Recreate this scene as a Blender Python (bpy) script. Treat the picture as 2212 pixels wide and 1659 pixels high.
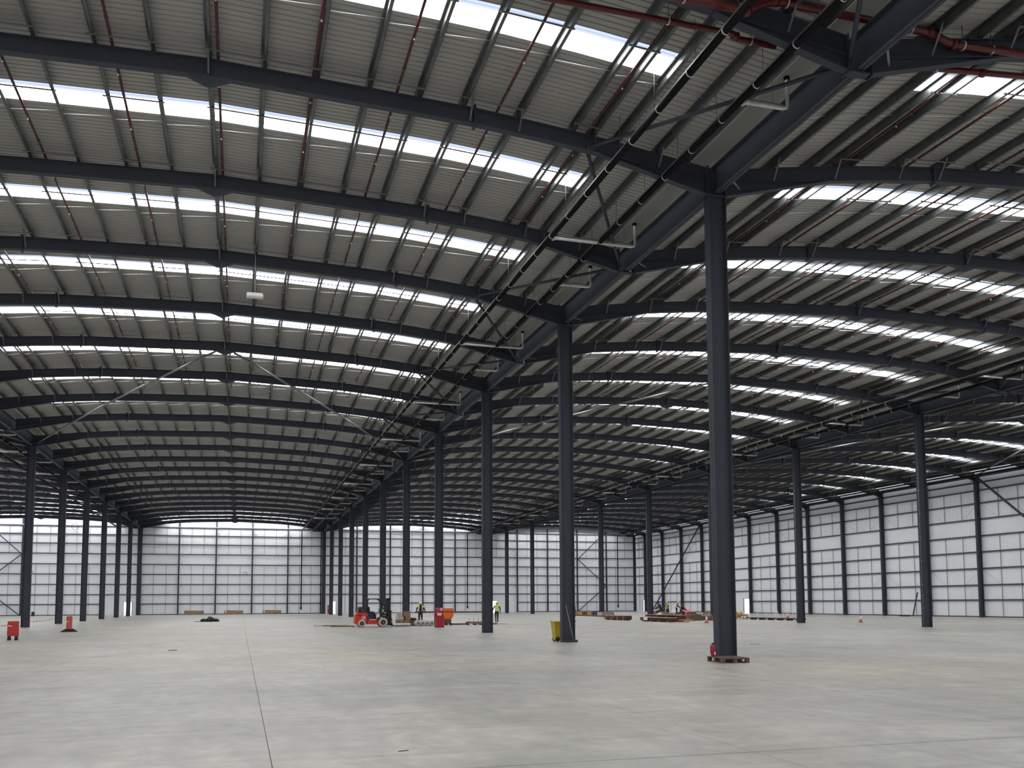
import bpy, bmesh, math, random
from mathutils import Vector, Matrix
random.seed(7)
PI = math.pi
sc = bpy.context.scene
COL = sc.collection
for o in list(bpy.data.objects):
    bpy.data.objects.remove(o, do_unlink=True)

# ------------------------------------------------------------------ camera
B = 6.6                                   # spacing of the portal frames (m)
W = 28.622                                # valley to valley span (m)
YE = 134.64                               # far end wall
YB = -33.0                                # wall behind the camera
XL, XR = -2 * W, 2 * W
cam_d = bpy.data.cameras.new('camera')
cam = bpy.data.objects.new('camera', cam_d)
COL.objects.link(cam)
sc.camera = cam
F_PX, YAW, PITCH, ROLL = 1988.29, 0.2869, 0.0816, 0.0047
cam_d.sensor_width = 36.0
cam_d.sensor_fit = 'HORIZONTAL'
cam_d.lens = F_PX / 2212.0 * 36.0
cam_d.shift_y = (1139.62 - 829.5) / 2212.0
cam_d.clip_end = 600
fw = Vector((math.sin(YAW) * math.cos(PITCH), math.cos(YAW) * math.cos(PITCH), math.sin(PITCH)))
rt = Vector((math.cos(YAW), -math.sin(YAW), 0))
dn = fw.cross(rt)
r2 = math.cos(ROLL) * rt + math.sin(ROLL) * dn
d2 = -math.sin(ROLL) * rt + math.cos(ROLL) * dn
cam.matrix_world = Matrix(((r2.x, -d2.x, -fw.x, -13.297), (r2.y, -d2.y, -fw.y, -23.632),
                           (r2.z, -d2.z, -fw.z, 1.658), (0, 0, 0, 1)))

# ------------------------------------------------------------------ light
SKY_LIGHT = 10.5                           # radiance of the daylit rooflights
world = bpy.data.worlds.new('sky')
sc.world = world
world.use_nodes = True
bg = world.node_tree.nodes['Background']
bg.inputs[0].default_value = (0.86, 0.93, 1.0, 1)
bg.inputs[1].default_value = 3.0
sc.view_settings.view_transform = 'Standard'
sc.view_settings.look = 'None'
sc.view_settings.gamma = 1.0
sc.view_settings.exposure = 0.36
sc.view_settings.use_curve_mapping = False

# ------------------------------------------------------------------ materials
def mat(name, col, rough=0.5, metal=0.0, spec=0.5, bump=None, var=None, emis=None, trans=0.0):
    """principled material; var=(scale, amount) gives procedural colour wear, bump=(scale, strength) fine relief"""
    m = bpy.data.materials.new(name)
    m.use_nodes = True
    nt = m.node_tree
    p = nt.nodes['Principled BSDF']
    c = (col[0], col[1], col[2], 1)
    p.inputs['Base Color'].default_value = c
    p.inputs['Roughness'].default_value = rough
    p.inputs['Metallic'].default_value = metal
    p.inputs['Specular IOR Level'].default_value = spec
    tc = None
    if var or bump:
        tc = nt.nodes.new('ShaderNodeTexCoord')
    if var:
        n = nt.nodes.new('ShaderNodeTexNoise')
        n.inputs['Scale'].default_value = var[0]
        n.inputs['Detail'].default_value = 5
        nt.links.new(tc.outputs['Object'], n.inputs['Vector'])
        mr = nt.nodes.new('ShaderNodeMapRange')
        mr.inputs['From Min'].default_value = 0.3
        mr.inputs['From Max'].default_value = 0.7
        mr.inputs['To Min'].default_value = 1 - var[1]
        mr.inputs['To Max'].default_value = 1 + var[1]
        nt.links.new(n.outputs['Fac'], mr.inputs['Value'])
        mx = nt.nodes.new('ShaderNodeVectorMath')
        mx.operation = 'SCALE'
        mx.inputs[0].default_value = col
        nt.links.new(mr.outputs[0], mx.inputs['Scale'])
        nt.links.new(mx.outputs[0], p.inputs['Base Color'])
    if bump:
        n = nt.nodes.new('ShaderNodeTexNoise')
        n.inputs['Scale'].default_value = bump[0]
        nt.links.new(tc.outputs['Object'], n.inputs['Vector'])
        b = nt.nodes.new('ShaderNodeBump')
        b.inputs['Strength'].default_value = bump[1]
        b.inputs['Distance'].default_value = 0.02
        nt.links.new(n.outputs['Fac'], b.inputs['Height'])
        nt.links.new(b.outputs[0], p.inputs['Normal'])
    if emis:
        p.inputs['Emission Color'].default_value = (emis[0], emis[1], emis[2], 1)
        p.inputs['Emission Strength'].default_value = emis[3]
    return m

M = {}
M['steel'] = mat('slate_painted_steel', (0.054, 0.061, 0.080), 0.6, spec=0.22, var=(0.7, 0.08))
M['galv'] = mat('galvanised_steel', (0.125, 0.134, 0.136), 0.34, 0.65, var=(3.0, 0.18))
M['galvd'] = mat('dull_galvanised_tube', (0.22, 0.23, 0.24), 0.45, 0.4, var=(2.0, 0.1))
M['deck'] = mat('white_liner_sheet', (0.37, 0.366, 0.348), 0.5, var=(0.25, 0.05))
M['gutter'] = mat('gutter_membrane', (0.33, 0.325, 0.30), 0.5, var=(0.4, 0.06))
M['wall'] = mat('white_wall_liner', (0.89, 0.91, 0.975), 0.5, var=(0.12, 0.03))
M['railm'] = mat('wall_rail_steel', (0.075, 0.083, 0.10), 0.45, 0.2)
M['tie'] = mat('wall_tie_rod', (0.20, 0.21, 0.23), 0.5, 0.3)
M['tielight'] = mat('thin_wall_wire', (0.42, 0.43, 0.46), 0.5, 0.2)
M['wire'] = mat('bright_sag_rod', (0.75, 0.76, 0.75), 0.35, 0.2)
M['wirethin'] = mat('dark_hanger_wire', (0.10, 0.10, 0.10), 0.5)
M['blackpipe'] = mat('black_plastic_pipe', (0.004, 0.004, 0.0045), 0.5, spec=0.15)
M['clip'] = mat('pale_pipe_clip', (0.55, 0.55, 0.54), 0.4, 0.3)
M['redpipe'] = mat('red_sprinkler_paint', (0.060, 0.008, 0.010), 0.35, var=(4.0, 0.12))
M['redmain'] = mat('red_sprinkler_main', (0.10, 0.008, 0.010), 0.32)
M['reddark'] = mat('dark_red_primer', (0.095, 0.026, 0.022), 0.5, var=(5.0, 0.2))
M['foil'] = mat('white_foil_lagging', (0.62, 0.62, 0.60), 0.45, 0.1, bump=(14, 0.4), var=(7, 0.12))
M['redplas'] = mat('red_plastic', (0.52, 0.045, 0.025), 0.45, var=(6, 0.08))
M['redpaint'] = mat('forklift_red', (0.55, 0.035, 0.018), 0.32)
M['redcab'] = mat('fire_point_red', (0.38, 0.012, 0.02), 0.35)
M['black'] = mat('black_paint', (0.014, 0.014, 0.016), 0.45)
M['rubber'] = mat('black_rubber', (0.02, 0.02, 0.02), 0.8)
M['tyre'] = mat('pale_nonmarking_tyre', (0.52, 0.45, 0.37), 0.75, var=(9, 0.12))
M['white'] = mat('white_paint', (0.80, 0.80, 0.79), 0.5)
M['whitelamp'] = mat('white_lamp_housing', (0.85, 0.85, 0.84), 0.4)
M['purple'] = mat('purple_decal', (0.07, 0.02, 0.16), 0.5)
M['wood'] = mat('weathered_pallet_wood', (0.13, 0.088, 0.062), 0.8, var=(8, 0.3), bump=(30, 0.4))
M['woodlt'] = mat('pale_timber', (0.45, 0.33, 0.21), 0.75, var=(7, 0.25))
M['wooddk'] = mat('dark_stained_timber', (0.075, 0.045, 0.032), 0.8, var=(8, 0.3))
M['crate'] = mat('cardboard_crate', (0.27, 0.18, 0.105), 0.8, var=(4, 0.15))
M['carton'] = mat('brown_carton', (0.30, 0.20, 0.125), 0.8, var=(4, 0.18))
M['orange'] = mat('orange_plastic', (0.85, 0.17, 0.015), 0.45)
M['yellow'] = mat('yellow_bin_plastic', (0.50, 0.36, 0.035), 0.5, var=(5, 0.08))
M['wrap'] = mat('grey_shrink_wrap', (0.50, 0.49, 0.47), 0.35, var=(6, 0.2), bump=(12, 0.6))
M['greybit'] = mat('grey_metal_parts', (0.20, 0.20, 0.19), 0.5, 0.4, var=(10, 0.3))
M['pink'] = mat('pink_plastic_sack', (0.75, 0.12, 0.20), 0.5, var=(5, 0.2))
M['sack'] = mat('white_woven_sack', (0.72, 0.70, 0.70), 0.6, var=(5, 0.12))
M['hivis'] = mat('hi_vis_yellow', (0.62, 0.72, 0.12), 0.7)
M['hivisor'] = mat('hi_vis_orange', (0.80, 0.20, 0.06), 0.7)
M['reflect'] = mat('reflective_stripe', (0.70, 0.72, 0.70), 0.4)
M['cloth'] = mat('dark_work_clothes', (0.018, 0.019, 0.024), 0.85)
M['clothbr'] = mat('brown_work_trousers', (0.045, 0.034, 0.028), 0.85)
M['clothpu'] = mat('plum_work_jacket', (0.06, 0.035, 0.05), 0.85)
M['skin'] = mat('skin', (0.38, 0.22, 0.15), 0.6)
M['boot'] = mat('tan_boots', (0.20, 0.12, 0.06), 0.7)
M['helmet'] = mat('white_hard_hat', (0.82, 0.82, 0.80), 0.35)
M['conered'] = mat('faded_cone_red', (0.48, 0.17, 0.13), 0.55)
M['doorblue'] = mat('door_frame_blue', (0.20, 0.35, 0.55), 0.4)
M['tape'] = mat('white_barrier_tape', (0.80, 0.78, 0.78), 0.5)
M['tapered'] = mat('red_barrier_tape', (0.60, 0.04, 0.04), 0.5)
M['ground'] = mat('yard_concrete', (0.55, 0.54, 0.52), 0.85, var=(0.5, 0.08))
M['subbase'] = mat('joint_filler', (0.055, 0.055, 0.052), 0.9)
M['brass'] = mat('sprinkler_head_metal', (0.75, 0.74, 0.70), 0.3, 0.5)
M['dirtyyel'] = mat('worn_yellow_paint', (0.42, 0.27, 0.07), 0.6, var=(8, 0.3))

# skylight sheet: translucent GRP lit by the sky outside (daylit rooflight = lit window)
def emis_mat(name, col, st):
    m = bpy.data.materials.new(name)
    m.use_nodes = True
    nt = m.node_tree
    nt.nodes.remove(nt.nodes['Principled BSDF'])
    e = nt.nodes.new('ShaderNodeEmission')
    e.inputs[0].default_value = (col[0], col[1], col[2], 1)
    e.inputs[1].default_value = st
    nt.links.new(e.outputs[0], nt.nodes['Material Output'].inputs[0])
    return m
M['skylight'] = emis_mat('daylit_rooflight_sheet', (1.0, 0.99, 0.975), SKY_LIGHT)
M['skyband'] = emis_mat('daylit_rooflight_dim_band', (0.44, 0.52, 0.74), 1.0)  # weaker bluish emission for the stripes along one sheet edge
M['skyband2'] = emis_mat('daylit_rooflight_pale_band', (0.60, 0.68, 0.90), 1.0)

def floor_material():
    m = bpy.data.materials.new('power_floated_concrete')
    m.use_nodes = True
    nt = m.node_tree
    N, L = nt.nodes, nt.links
    p = N['Principled BSDF']
    geo = N.new('ShaderNodeNewGeometry')
    def noise(scale, detail, sx=1, sy=1, dist=0.0):
        mp = N.new('ShaderNodeMapping')
        mp.inputs['Scale'].default_value = (sx, sy, 1)
        L.new(geo.outputs['Position'], mp.inputs[0])
        n = N.new('ShaderNodeTexNoise')
        n.inputs['Scale'].default_value = scale
        n.inputs['Detail'].default_value = detail
        n.inputs['Distortion'].default_value = dist
        L.new(mp.outputs[0], n.inputs['Vector'])
        return n.outputs['Fac']
    def ramp(src, a, b, c0, c1):
        r = N.new('ShaderNodeValToRGB')
        r.color_ramp.elements[0].position = a
        r.color_ramp.elements[1].position = b
        r.color_ramp.elements[0].color = (*c0, 1)
        r.color_ramp.elements[1].color = (*c1, 1)
        L.new(src, r.inputs[0])
        return r.outputs[0]
    def mul(a, b):
        x = N.new('ShaderNodeMix')
        x.data_type = 'RGBA'
        x.blend_type = 'MULTIPLY'
        x.inputs[0].default_value = 1
        L.new(a, x.inputs[6])
        L.new(b, x.inputs[7])
        return x.outputs[2]
    base = ramp(noise(0.22, 8, 1, 0.8, 1.0), 0.30, 0.72, (0.345, 0.342, 0.322), (0.452, 0.446, 0.418))
    big = ramp(noise(0.05, 3), 0.30, 0.70, (0.90, 0.91, 0.92), (1.06, 1.06, 1.05))
    fine = ramp(noise(2.2, 10, 1.0, 0.8, 1.2), 0.28, 0.74, (0.82, 0.82, 0.825), (1.13, 1.13, 1.12))
    streak = ramp(noise(1.0, 8, 0.22, 1.5, 1.6), 0.34, 0.66, (0.90, 0.90, 0.905), (1.07, 1.07, 1.06))
    swirl = ramp(noise(0.7, 8, 1.3, 0.35, 2.4), 0.36, 0.66, (0.91, 0.91, 0.91), (1.06, 1.06, 1.06))
    marks = ramp(noise(5.0, 2, 0.25, 2.2, 3.0), 0.70, 0.80, (1, 1, 1), (0.86, 0.86, 0.87))
    warm = ramp(noise(0.085, 4), 0.50, 0.72, (1, 1, 1), (1.05, 1.00, 0.88))
    c = mul(mul(mul(base, big), mul(fine, streak)), mul(mul(marks, swirl), warm))
    L.new(c, p.inputs['Base Color'])
    rr = N.new('ShaderNodeMapRange')
    rr.inputs['To Min'].default_value = 0.30
    rr.inputs['To Max'].default_value = 0.52
    L.new(noise(0.5, 6, 1, 1, 0.5), rr.inputs['Value'])
    L.new(rr.outputs[0], p.inputs['Roughness'])
    p.inputs['Specular IOR Level'].default_value = 0.42
    b = N.new('ShaderNodeBump')
    b.inputs['Strength'].default_value = 0.08
    b.inputs['Distance'].default_value = 0.01
    L.new(noise(9, 4), b.inputs['Height'])
    L.new(b.outputs[0], p.inputs['Normal'])
    return m
M['floor'] = floor_material()

# ------------------------------------------------------------------ mesh helpers
class MB:
    def __init__(self):
        self.v, self.f, self.mi, self.sm = [], [], [], []
        self.cur = 0
    def add(self, vs, fs, smooth=False):
        o = len(self.v)
        self.v += [tuple(a) for a in vs]
        for q in fs:
            self.f.append([i + o for i in q])
            self.mi.append(self.cur)
            self.sm.append(smooth)
        return self
    def box(self, x0, x1, y0, y1, z0, z1):
        vs = [(x, y, z) for z in (z0, z1) for y in (y0, y1) for x in (x0, x1)]
        return self.add(vs, [(0, 2, 3, 1), (4, 5, 7, 6), (0, 1, 5, 4), (2, 6, 7, 3), (0, 4, 6, 2), (1, 3, 7, 5)])
    def cbox(self, c, s):
        return self.box(c[0] - s[0] / 2, c[0] + s[0] / 2, c[1] - s[1] / 2, c[1] + s[1] / 2, c[2] - s[2] / 2, c[2] + s[2] / 2)
    def bar(self, p0, p1, w, h, up=(0, 0, 1)):
        p0, p1 = Vector(p0), Vector(p1)
        d = (p1 - p0).normalized()
        u = Vector(up)
        s = d.cross(u)
        if s.length < 1e-4:
            s = d.cross(Vector((1, 0, 0)))
        s.normalize()
        u = s.cross(d).normalized()
        vs = []
        for p in (p0, p1):
            for a, b in ((-1, -1), (1, -1), (1, 1), (-1, 1)):
                vs.append(p + s * a * w / 2 + u * b * h / 2)
        return self.add(vs, [(3, 2, 1, 0), (4, 5, 6, 7), (0, 1, 5, 4), (1, 2, 6, 5), (2, 3, 7, 6), (3, 0, 4, 7)])
    def tube(self, pts, r, n=8, caps=True, r1=None):
        pts = [Vector(p) for p in pts]
        rings = []
        ref = None
        for i, p in enumerate(pts):
            if i == 0: d = pts[1] - p
            elif i == len(pts) - 1: d = p - pts[i - 1]
            else: d = (pts[i + 1] - p).normalized() + (p - pts[i - 1]).normalized()
            d.normalize()
            if ref is None:
                ref = Vector((0, 0, 1)) if abs(d.z) < 0.9 else Vector((1, 0, 0))
                s = d.cross(ref)
            s = (s - d * s.dot(d)).normalized()
            u = s.cross(d)
            rr = r if r1 is None else r + (r1 - r) * i / (len(pts) - 1)
            rings.append([p + (s * math.cos(2 * PI * k / n) + u * math.sin(2 * PI * k / n)) * rr for k in range(n)])
        vs = [v for q in rings for v in q]
        fs = []
        for i in range(len(pts) - 1):
            for k in range(n):
                a, b = i * n + k, i * n + (k + 1) % n
                fs.append((a, b, b + n, a + n))
        self.add(vs, fs, True)
        if caps:
            m = len(self.v) - len(vs)
            self.f.append([m + k for k in range(n)][::-1]); self.mi.append(self.cur); self.sm.append(False)
            self.f.append([m + (len(pts) - 1) * n + k for k in range(n)]); self.mi.append(self.cur); self.sm.append(False)
        return self
    def lathe(self, prof, axis='z', c=(0, 0, 0), n=16, caps=True):
        vs, fs = [], []
        for r, h in prof:
            for k in range(n):
                a = 2 * PI * k / n
                x, y = r * math.cos(a), r * math.sin(a)
                q = {'z': (x, y, h), 'y': (x, h, y), 'x': (h, x, y)}[axis]
                vs.append((q[0] + c[0], q[1] + c[1], q[2] + c[2]))
        for i in range(len(prof) - 1):
            for k in range(n):
                a, b = i * n + k, i * n + (k + 1) % n
                fs.append((a, b, b + n, a + n))
        m = len(prof) - 1
        self.add(vs, fs, True)
        o = len(self.v) - len(vs)
        for e, rev in ((0, True), (m, False)):
            if caps and prof[e][0] > 1e-5:
                q = [o + e * n + k for k in range(n)]
                self.f.append(q[::-1] if rev else q); self.mi.append(self.cur); self.sm.append(False)
        return self
    def prism(self, poly, y0, y1, axis='y'):
        """poly in (a, z); extruded along axis"""
        n = len(poly)
        if axis == 'y':
            vs = [(a, y0, z) for a, z in poly] + [(a, y1, z) for a, z in poly]
        elif axis == 'x':
            vs = [(y0, a, z) for a, z in poly] + [(y1, a, z) for a, z in poly]
        else:
            vs = [(a, z, y0) for a, z in poly] + [(a, z, y1) for a, z in poly]
        fs = [tuple(range(n))[::-1], tuple(range(n, 2 * n))]
        for i in range(n):
            j = (i + 1) % n
            fs.append((i, j, j + n, i + n))
        return self.add(vs, fs)
    def strip(self, pts, w, t, yc=0.0, below=False):
        """flange: a plate of width w (along y) and thickness t following (x, z) points; top at the points (or bottom if below)"""
        n = len(pts)
        vs = []
        for x, z in pts:
            za, zb = (z, z + t) if below else (z - t, z)
            vs += [(x, yc - w / 2, za), (x, yc + w / 2, za), (x, yc + w / 2, zb), (x, yc - w / 2, zb)]
        fs = [(0, 1, 2, 3), tuple(4 * (n - 1) + k for k in (3, 2, 1, 0))]
        for i in range(n - 1):
            for k in range(4):
                a, b = 4 * i + k, 4 * i + (k + 1) % 4
                fs.append((a, a + 4, b + 4, b))
        return self.add(vs, fs)
    def mesh(self, name, mats):
        me = bpy.data.meshes.new(name)
        me.from_pydata(self.v, [], self.f)
        if not isinstance(mats, (list, tuple)):
            mats = [mats]
        for m in mats:
            me.materials.append(M[m] if isinstance(m, str) else m)
        me.polygons.foreach_set('material_index', self.mi)
        me.polygons.foreach_set('use_smooth', self.sm)
        bm = bmesh.new()
        bm.from_mesh(me)
        bmesh.ops.recalc_face_normals(bm, faces=bm.faces)
        bm.to_mesh(me)
        bm.free()
        me.update()
        return me
    def build(self, name, mats, parent=None, loc=None, rz=0.0):
        return put(name, self.mesh(name, mats), parent, loc, rz)

def put(name, me, parent=None, loc=None, rz=0.0, scale=None):
    o = bpy.data.objects.new(name, me)
    COL.objects.link(o)
    if parent is not None:
        o.parent = parent
    if loc is not None:
        o.location = loc
    if rz:
        o.rotation_euler = (0, 0, rz)
    if scale is not None:
        o.scale = scale
    return o
def tag(o, label, cat, group=None):
    o['label'] = label
    o['category'] = cat
    if group:
        o['group'] = group
    return o
def thing(name, label, cat, loc=(0, 0, 0), rz=0.0, group=None):
    o = put(name, None, None, loc, rz)
    o.empty_display_size = 0.2
    return tag(o, label, cat, group)
def struct(o):
    o['kind'] = 'structure'
    return o
ORD = ['nearest', 'second', 'third', 'fourth', 'fifth', 'sixth', 'seventh', 'eighth', 'ninth', 'tenth', 'eleventh',
       'twelfth', 'thirteenth', 'fourteenth', 'fifteenth', 'sixteenth', 'seventeenth', 'eighteenth', 'nineteenth',
       'twentieth', 'twenty-first', 'twenty-second', 'twenty-third', 'twenty-fourth', 'twenty-fifth']

# frame line j at building coordinate x -> world y (the right-hand aisles splay slightly)
A3, B3, AR, BR = -0.3318, 1.0417, -0.9728, 1.0869
def YW(x, j):
    if x <= 0:
        return j * B
    y1 = A3 + B3 * j
    if x <= W:
        return (j + (y1 - j) * x / W) * B
    y2 = AR + BR * j
    return (y1 + (y2 - y1) * (x - W) / W) * B

# roof line (top of rafter) over one span
RP = [(0, 14.42), (.06, 14.65), (.12, 14.87), (.19, 15.07), (.257, 15.22), (.34, 15.315), (.42, 15.39), (.5, 15.46)]
RP = RP + [(1 - a, z) for a, z in RP[-2::-1]]
def zt(fr):
    fr = fr % 1.0 if fr not in (0, 1) else fr
    for (a, z0), (b, z1) in zip(RP, RP[1:]):
        if a <= fr <= b:
            return z0 + (z1 - z0) * (fr - a) / (b - a)
    return RP[0][1]
DECK = 0.26                                # deck above rafter top
SPANS = [(-2, 'left-hand aisle'), (-1, 'main aisle'), (0, 'right-hand aisle'), (1, 'far right aisle')]
JMIN, JMAX = -5, 20
PURL = [.032, .065, .110, .136, .157, .213, .268, .311, .358, .406, .453, .5]
PURL = PURL + [1 - a for a in PURL[-2::-1]]
SKX0, SKX1 = .112, .888
SKY0, SKY1 = 2.52, 3.52

# ================================================================== SETTING: floor
fl = MB().box(XL, XR, YB, YE + 2, -0.30, -0.03).build('floor', 'subbase')
struct(fl)
xj = [-12.95 + 5.15 * k for k in range(-9, 15)]
xj = [XL] + [x for x in xj if XL + 1 < x < XR - 1] + [XR]
yj = [YB, -14.45, 17.0, 48.5, 80.0, 111.5, YE + 2]
g = 0.004
for a, b in zip(xj, xj[1:]):
    for c, d in zip(yj, yj[1:]):
        MB().box(a + g, b - g, c + 2.5 * g, d - 2.5 * g, -0.06, 0.0).build('floor_slab', 'floor', fl)
gr = MB().box(XL - 60, XR + 60, YB - 40, YE + 90, -0.34, -0.31).build('ground', 'ground')
struct(gr)

# ================================================================== SETTING: roof ("ceiling")
ceil_ = put('ceiling', None)
struct(ceil_)
def deck_profile(y0, y1):
    out, y = [], y0
    pitch, gw, gd = 0.20, 0.035, 0.03
    n = max(1, round((y1 - y0) / pitch))
    pitch = (y1 - y0) / n
    for i in range(n):
        a = y0 + i * pitch
        out += [(a, 0), (a + pitch - gw - .012, 0), (a + pitch - gw, gd), (a + pitch - .012, gd)]
    out.append((y1, 0))
    return out
def deck_patch(mb, xf, y0, y1):
    pr_ = deck_profile(y0, y1)
    vs, fs = [], []
    for fr in xf:
        for y, dz in pr_:
            vs.append((fr * W, y, zt(fr) + DECK + dz))
    n = len(pr_)
    for i in range(len(xf) - 1):
        for k in range(n - 1):
            fs.append((i * n + k, i * n + k + 1, (i + 1) * n + k + 1, (i + 1) * n + k))
    mb.add(vs, fs)
XF = [.03] + [a for a, z in RP if .03 < a < .97] + [.97]
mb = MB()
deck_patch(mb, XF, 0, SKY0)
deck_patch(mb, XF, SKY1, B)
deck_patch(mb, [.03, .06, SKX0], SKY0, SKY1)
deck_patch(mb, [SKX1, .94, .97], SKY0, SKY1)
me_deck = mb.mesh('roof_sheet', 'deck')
# rooflight strip, flat sheet with dimmer bluish stripes along one edge
mb = MB()
xs = [SKX0] + [a for a, z in RP if SKX0 < a < SKX1] + [SKX1]
segs = [(SKY0, SKY0 + .07, 1, .0), (SKY0 + .07, SKY0 + .13, 2, .0), (SKY0 + .13, SKY0 + .19, 1, .0), (SKY0 + .19, SKY0 + .27, 2, 0), (SKY0 + .27, SKY1, 0, .0)]
for y0, y1, mi, dz in segs:
    mb.cur = mi
    vs, fs = [], []
    for fr in xs:
        vs += [(fr * W, y0, zt(fr) + DECK + .03), (fr * W, y1, zt(fr) + DECK + .03)]
    for i in range(len(xs) - 1):
        fs.append((2 * i, 2 * i + 1, 2 * i + 3, 2 * i + 2))
    mb.add(vs, fs)
me_sky = mb.mesh('skylight_sheet', ['skylight', 'skyband', 'skyband2'])
# the short end strip over the last frame
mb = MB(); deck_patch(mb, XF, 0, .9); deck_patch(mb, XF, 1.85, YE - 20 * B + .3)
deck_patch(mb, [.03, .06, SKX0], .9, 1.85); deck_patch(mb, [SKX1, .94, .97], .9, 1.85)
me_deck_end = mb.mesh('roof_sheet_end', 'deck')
mb = MB()
vs, fs = [], []
for fr in xs:
    vs += [(fr * W, .9, zt(fr) + DECK + .03), (fr * W, 1.85, zt(fr) + DECK + .03)]
for i in range(len(xs) - 1):
    fs.append((2 * i, 2 * i + 1, 2 * i + 3, 2 * i + 2))
mb.add(vs, fs)
me_sky_end = mb.mesh('skylight_sheet_end', 'skylight')
for s, nm in SPANS:
    xm = s * W + W / 2
    for j in range(JMIN, JMAX):
        ya, yb = YW(xm, j), YW(xm, j + 1)
        k = (yb - ya) / B
        put('roof_sheet', me_deck, ceil_, (s * W, ya, 0), scale=(1, k, 1))
        put('skylight_sheet', me_sky, ceil_, (s * W, ya, 0), scale=(1, k, 1))
    ye = YW(xm, JMAX)
    put('roof_sheet', me_deck_end, ceil_, (s * W, ye, 0), scale=(1, max(.2, (YE + .4 - ye) / (YE + .3 - 20 * B)), 1))
    put('skylight_sheet', me_sky_end, ceil_, (s * W, ye, 0), scale=(1, max(.2, (YE + .4 - ye) / (YE + .3 - 20 * B)), 1))
# purlins: C sections running the whole length of the roof
def purlin_mesh(rake):
    mb = MB()
    y0, y1 = YB, YE
    h, fl_, t = .235, .08, .014
    c, s_ = math.cos(rake), math.sin(rake)
    def rot(a, z): return (a * c - z * s_, a * s_ + z * c)
    for poly in ([(-t / 2, 0), (t / 2, 0), (t / 2, h), (-t / 2, h)], [(0, 0), (fl_, 0), (fl_, t), (0, t)],
                 [(-fl_, h - t), (0, h - t), (0, h), (-fl_, h)], [(fl_ - t, 0), (fl_, 0), (fl_, .03), (fl_ - t, .03)]):
        mb.prism([rot(*q) for q in poly], y0, y1)
    return mb.mesh('purlin', 'galv')
pm = {}
for s, nm in SPANS:
    for fr in PURL:
        e = .01
        rake = math.atan2(zt(min(fr + e, 1)) - zt(max(fr - e, 0)), 2 * e * W)
        key = round(rake, 3)
        if key not in pm:
            pm[key] = purlin_mesh(rake)
        put('purlin', pm[key], ceil_, ((s + fr) * W, 0, zt(fr) + .02))
# valley gutters: smooth lined troughs over each column row
for r in (-1, 0, 1):
    mb = MB()
    pts = [(-1.0, 15.02), (-.62, 14.74), (.62, 14.74), (1.0, 15.02)]
    mb.prism(pts + [(x, z + .03) for x, z in pts[::-1]], YB, YE + .3)
    mb.build('valley_gutter', 'gutter', ceil_, (r * W, 0, 0))
for x, sg in ((XL, 1), (XR, -1)):
    mb = MB()
    pts = [(0, 14.74), (sg * .62, 14.74), (sg * 1.0, 15.02)]
    mb.prism(pts + [(a, z + .03) for a, z in pts[::-1]], YB, YE + .3)
    mb.build('eaves_gutter', 'gutter', ceil_, (x, 0, 0))
# sag rods between purlins just past each rooflight
rods = {}
for (s, js) in ((-1, range(-1, 7)), (0, range(-1, 4))):
    for j in js:
        for a, b in zip(PURL, PURL[1:]):
            k = (a, b)
            if k not in rods:
                up_first = a < .5
                za = zt(a) + (.22 if up_first else .12)
                zb = zt(b) + (.12 if up_first else .22)
                if a < .5:
                    za, zb = zt(a) + .12, zt(b) + .22
                rods[k] = MB().tube([(a * W, 0, za), (b * W, 0, zb)], .012, 5).mesh('sag_rod', 'wire')
            xm = (s + (a + b) / 2) * W
            put('sag_rod', rods[k], ceil_, (s * W, YW(xm, j) + 3.82, 0))

# ================================================================== SETTING: walls
RAILZ = [1.75, 3.25, 4.88, 6.5, 8.1, 9.75, 11.35, 12.8]
def rib_wall(length, height_fn, n_per=0.333, depth=.012):
    """vertical ribbed liner in local x (0..length), facing -y; top follows height_fn(x)"""
    mb = MB()
    n = int(length / n_per)
    p = length / n
    pts = []
    for i in range(n):
        a = i * p
        pts += [(a, 0), (a + p - .07, 0), (a + p - .055, depth), (a + p - .015, depth)]
    pts.append((length, 0))
    vs = []
    for x, y in pts:
        vs += [(x, y, 0), (x, y, height_fn(x))]
    fs = [(2 * i, 2 * i + 2, 2 * i + 3, 2 * i + 1) for i in range(len(pts) - 1)]
    mb.add(vs, fs)
    return mb
P5 = W / 5
def opening_wall(length, height_fn, doors):
    """ribbed wall with door openings cut: doors = (x0, x1, h)"""
    mb = MB()
    edges = [0]
    for x0, x1, h in sorted(doors):
        edges += [x0, x1]
    edges.append(length)
    for i in range(len(edges) - 1):
        a, b = edges[i], edges[i + 1]
        isdoor = i % 2 == 1
        z0 = sorted(doors)[i // 2][2] if isdoor else 0
        n = max(1, round((b - a) / .333))
        p = (b - a) / n
        pts = []
        for k in range(n):
            q = a + k * p
            pts += [(q, 0), (q + p - .07, 0), (q + p - .055, .012), (q + p - .015, .012)]
        pts.append((b, 0))
        vs = []
        for x, y in pts:
            vs += [(x, y, z0), (x, y, height_fn(x))]
        mb.add(vs, [(2 * q, 2 * q + 2, 2 * q + 3, 2 * q + 1) for q in range(len(pts) - 1)])
    return mb
def gable(x):
    fr = ((x + XL) % W) / W
    return zt(min(max(fr, 0), 1)) + .55
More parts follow.
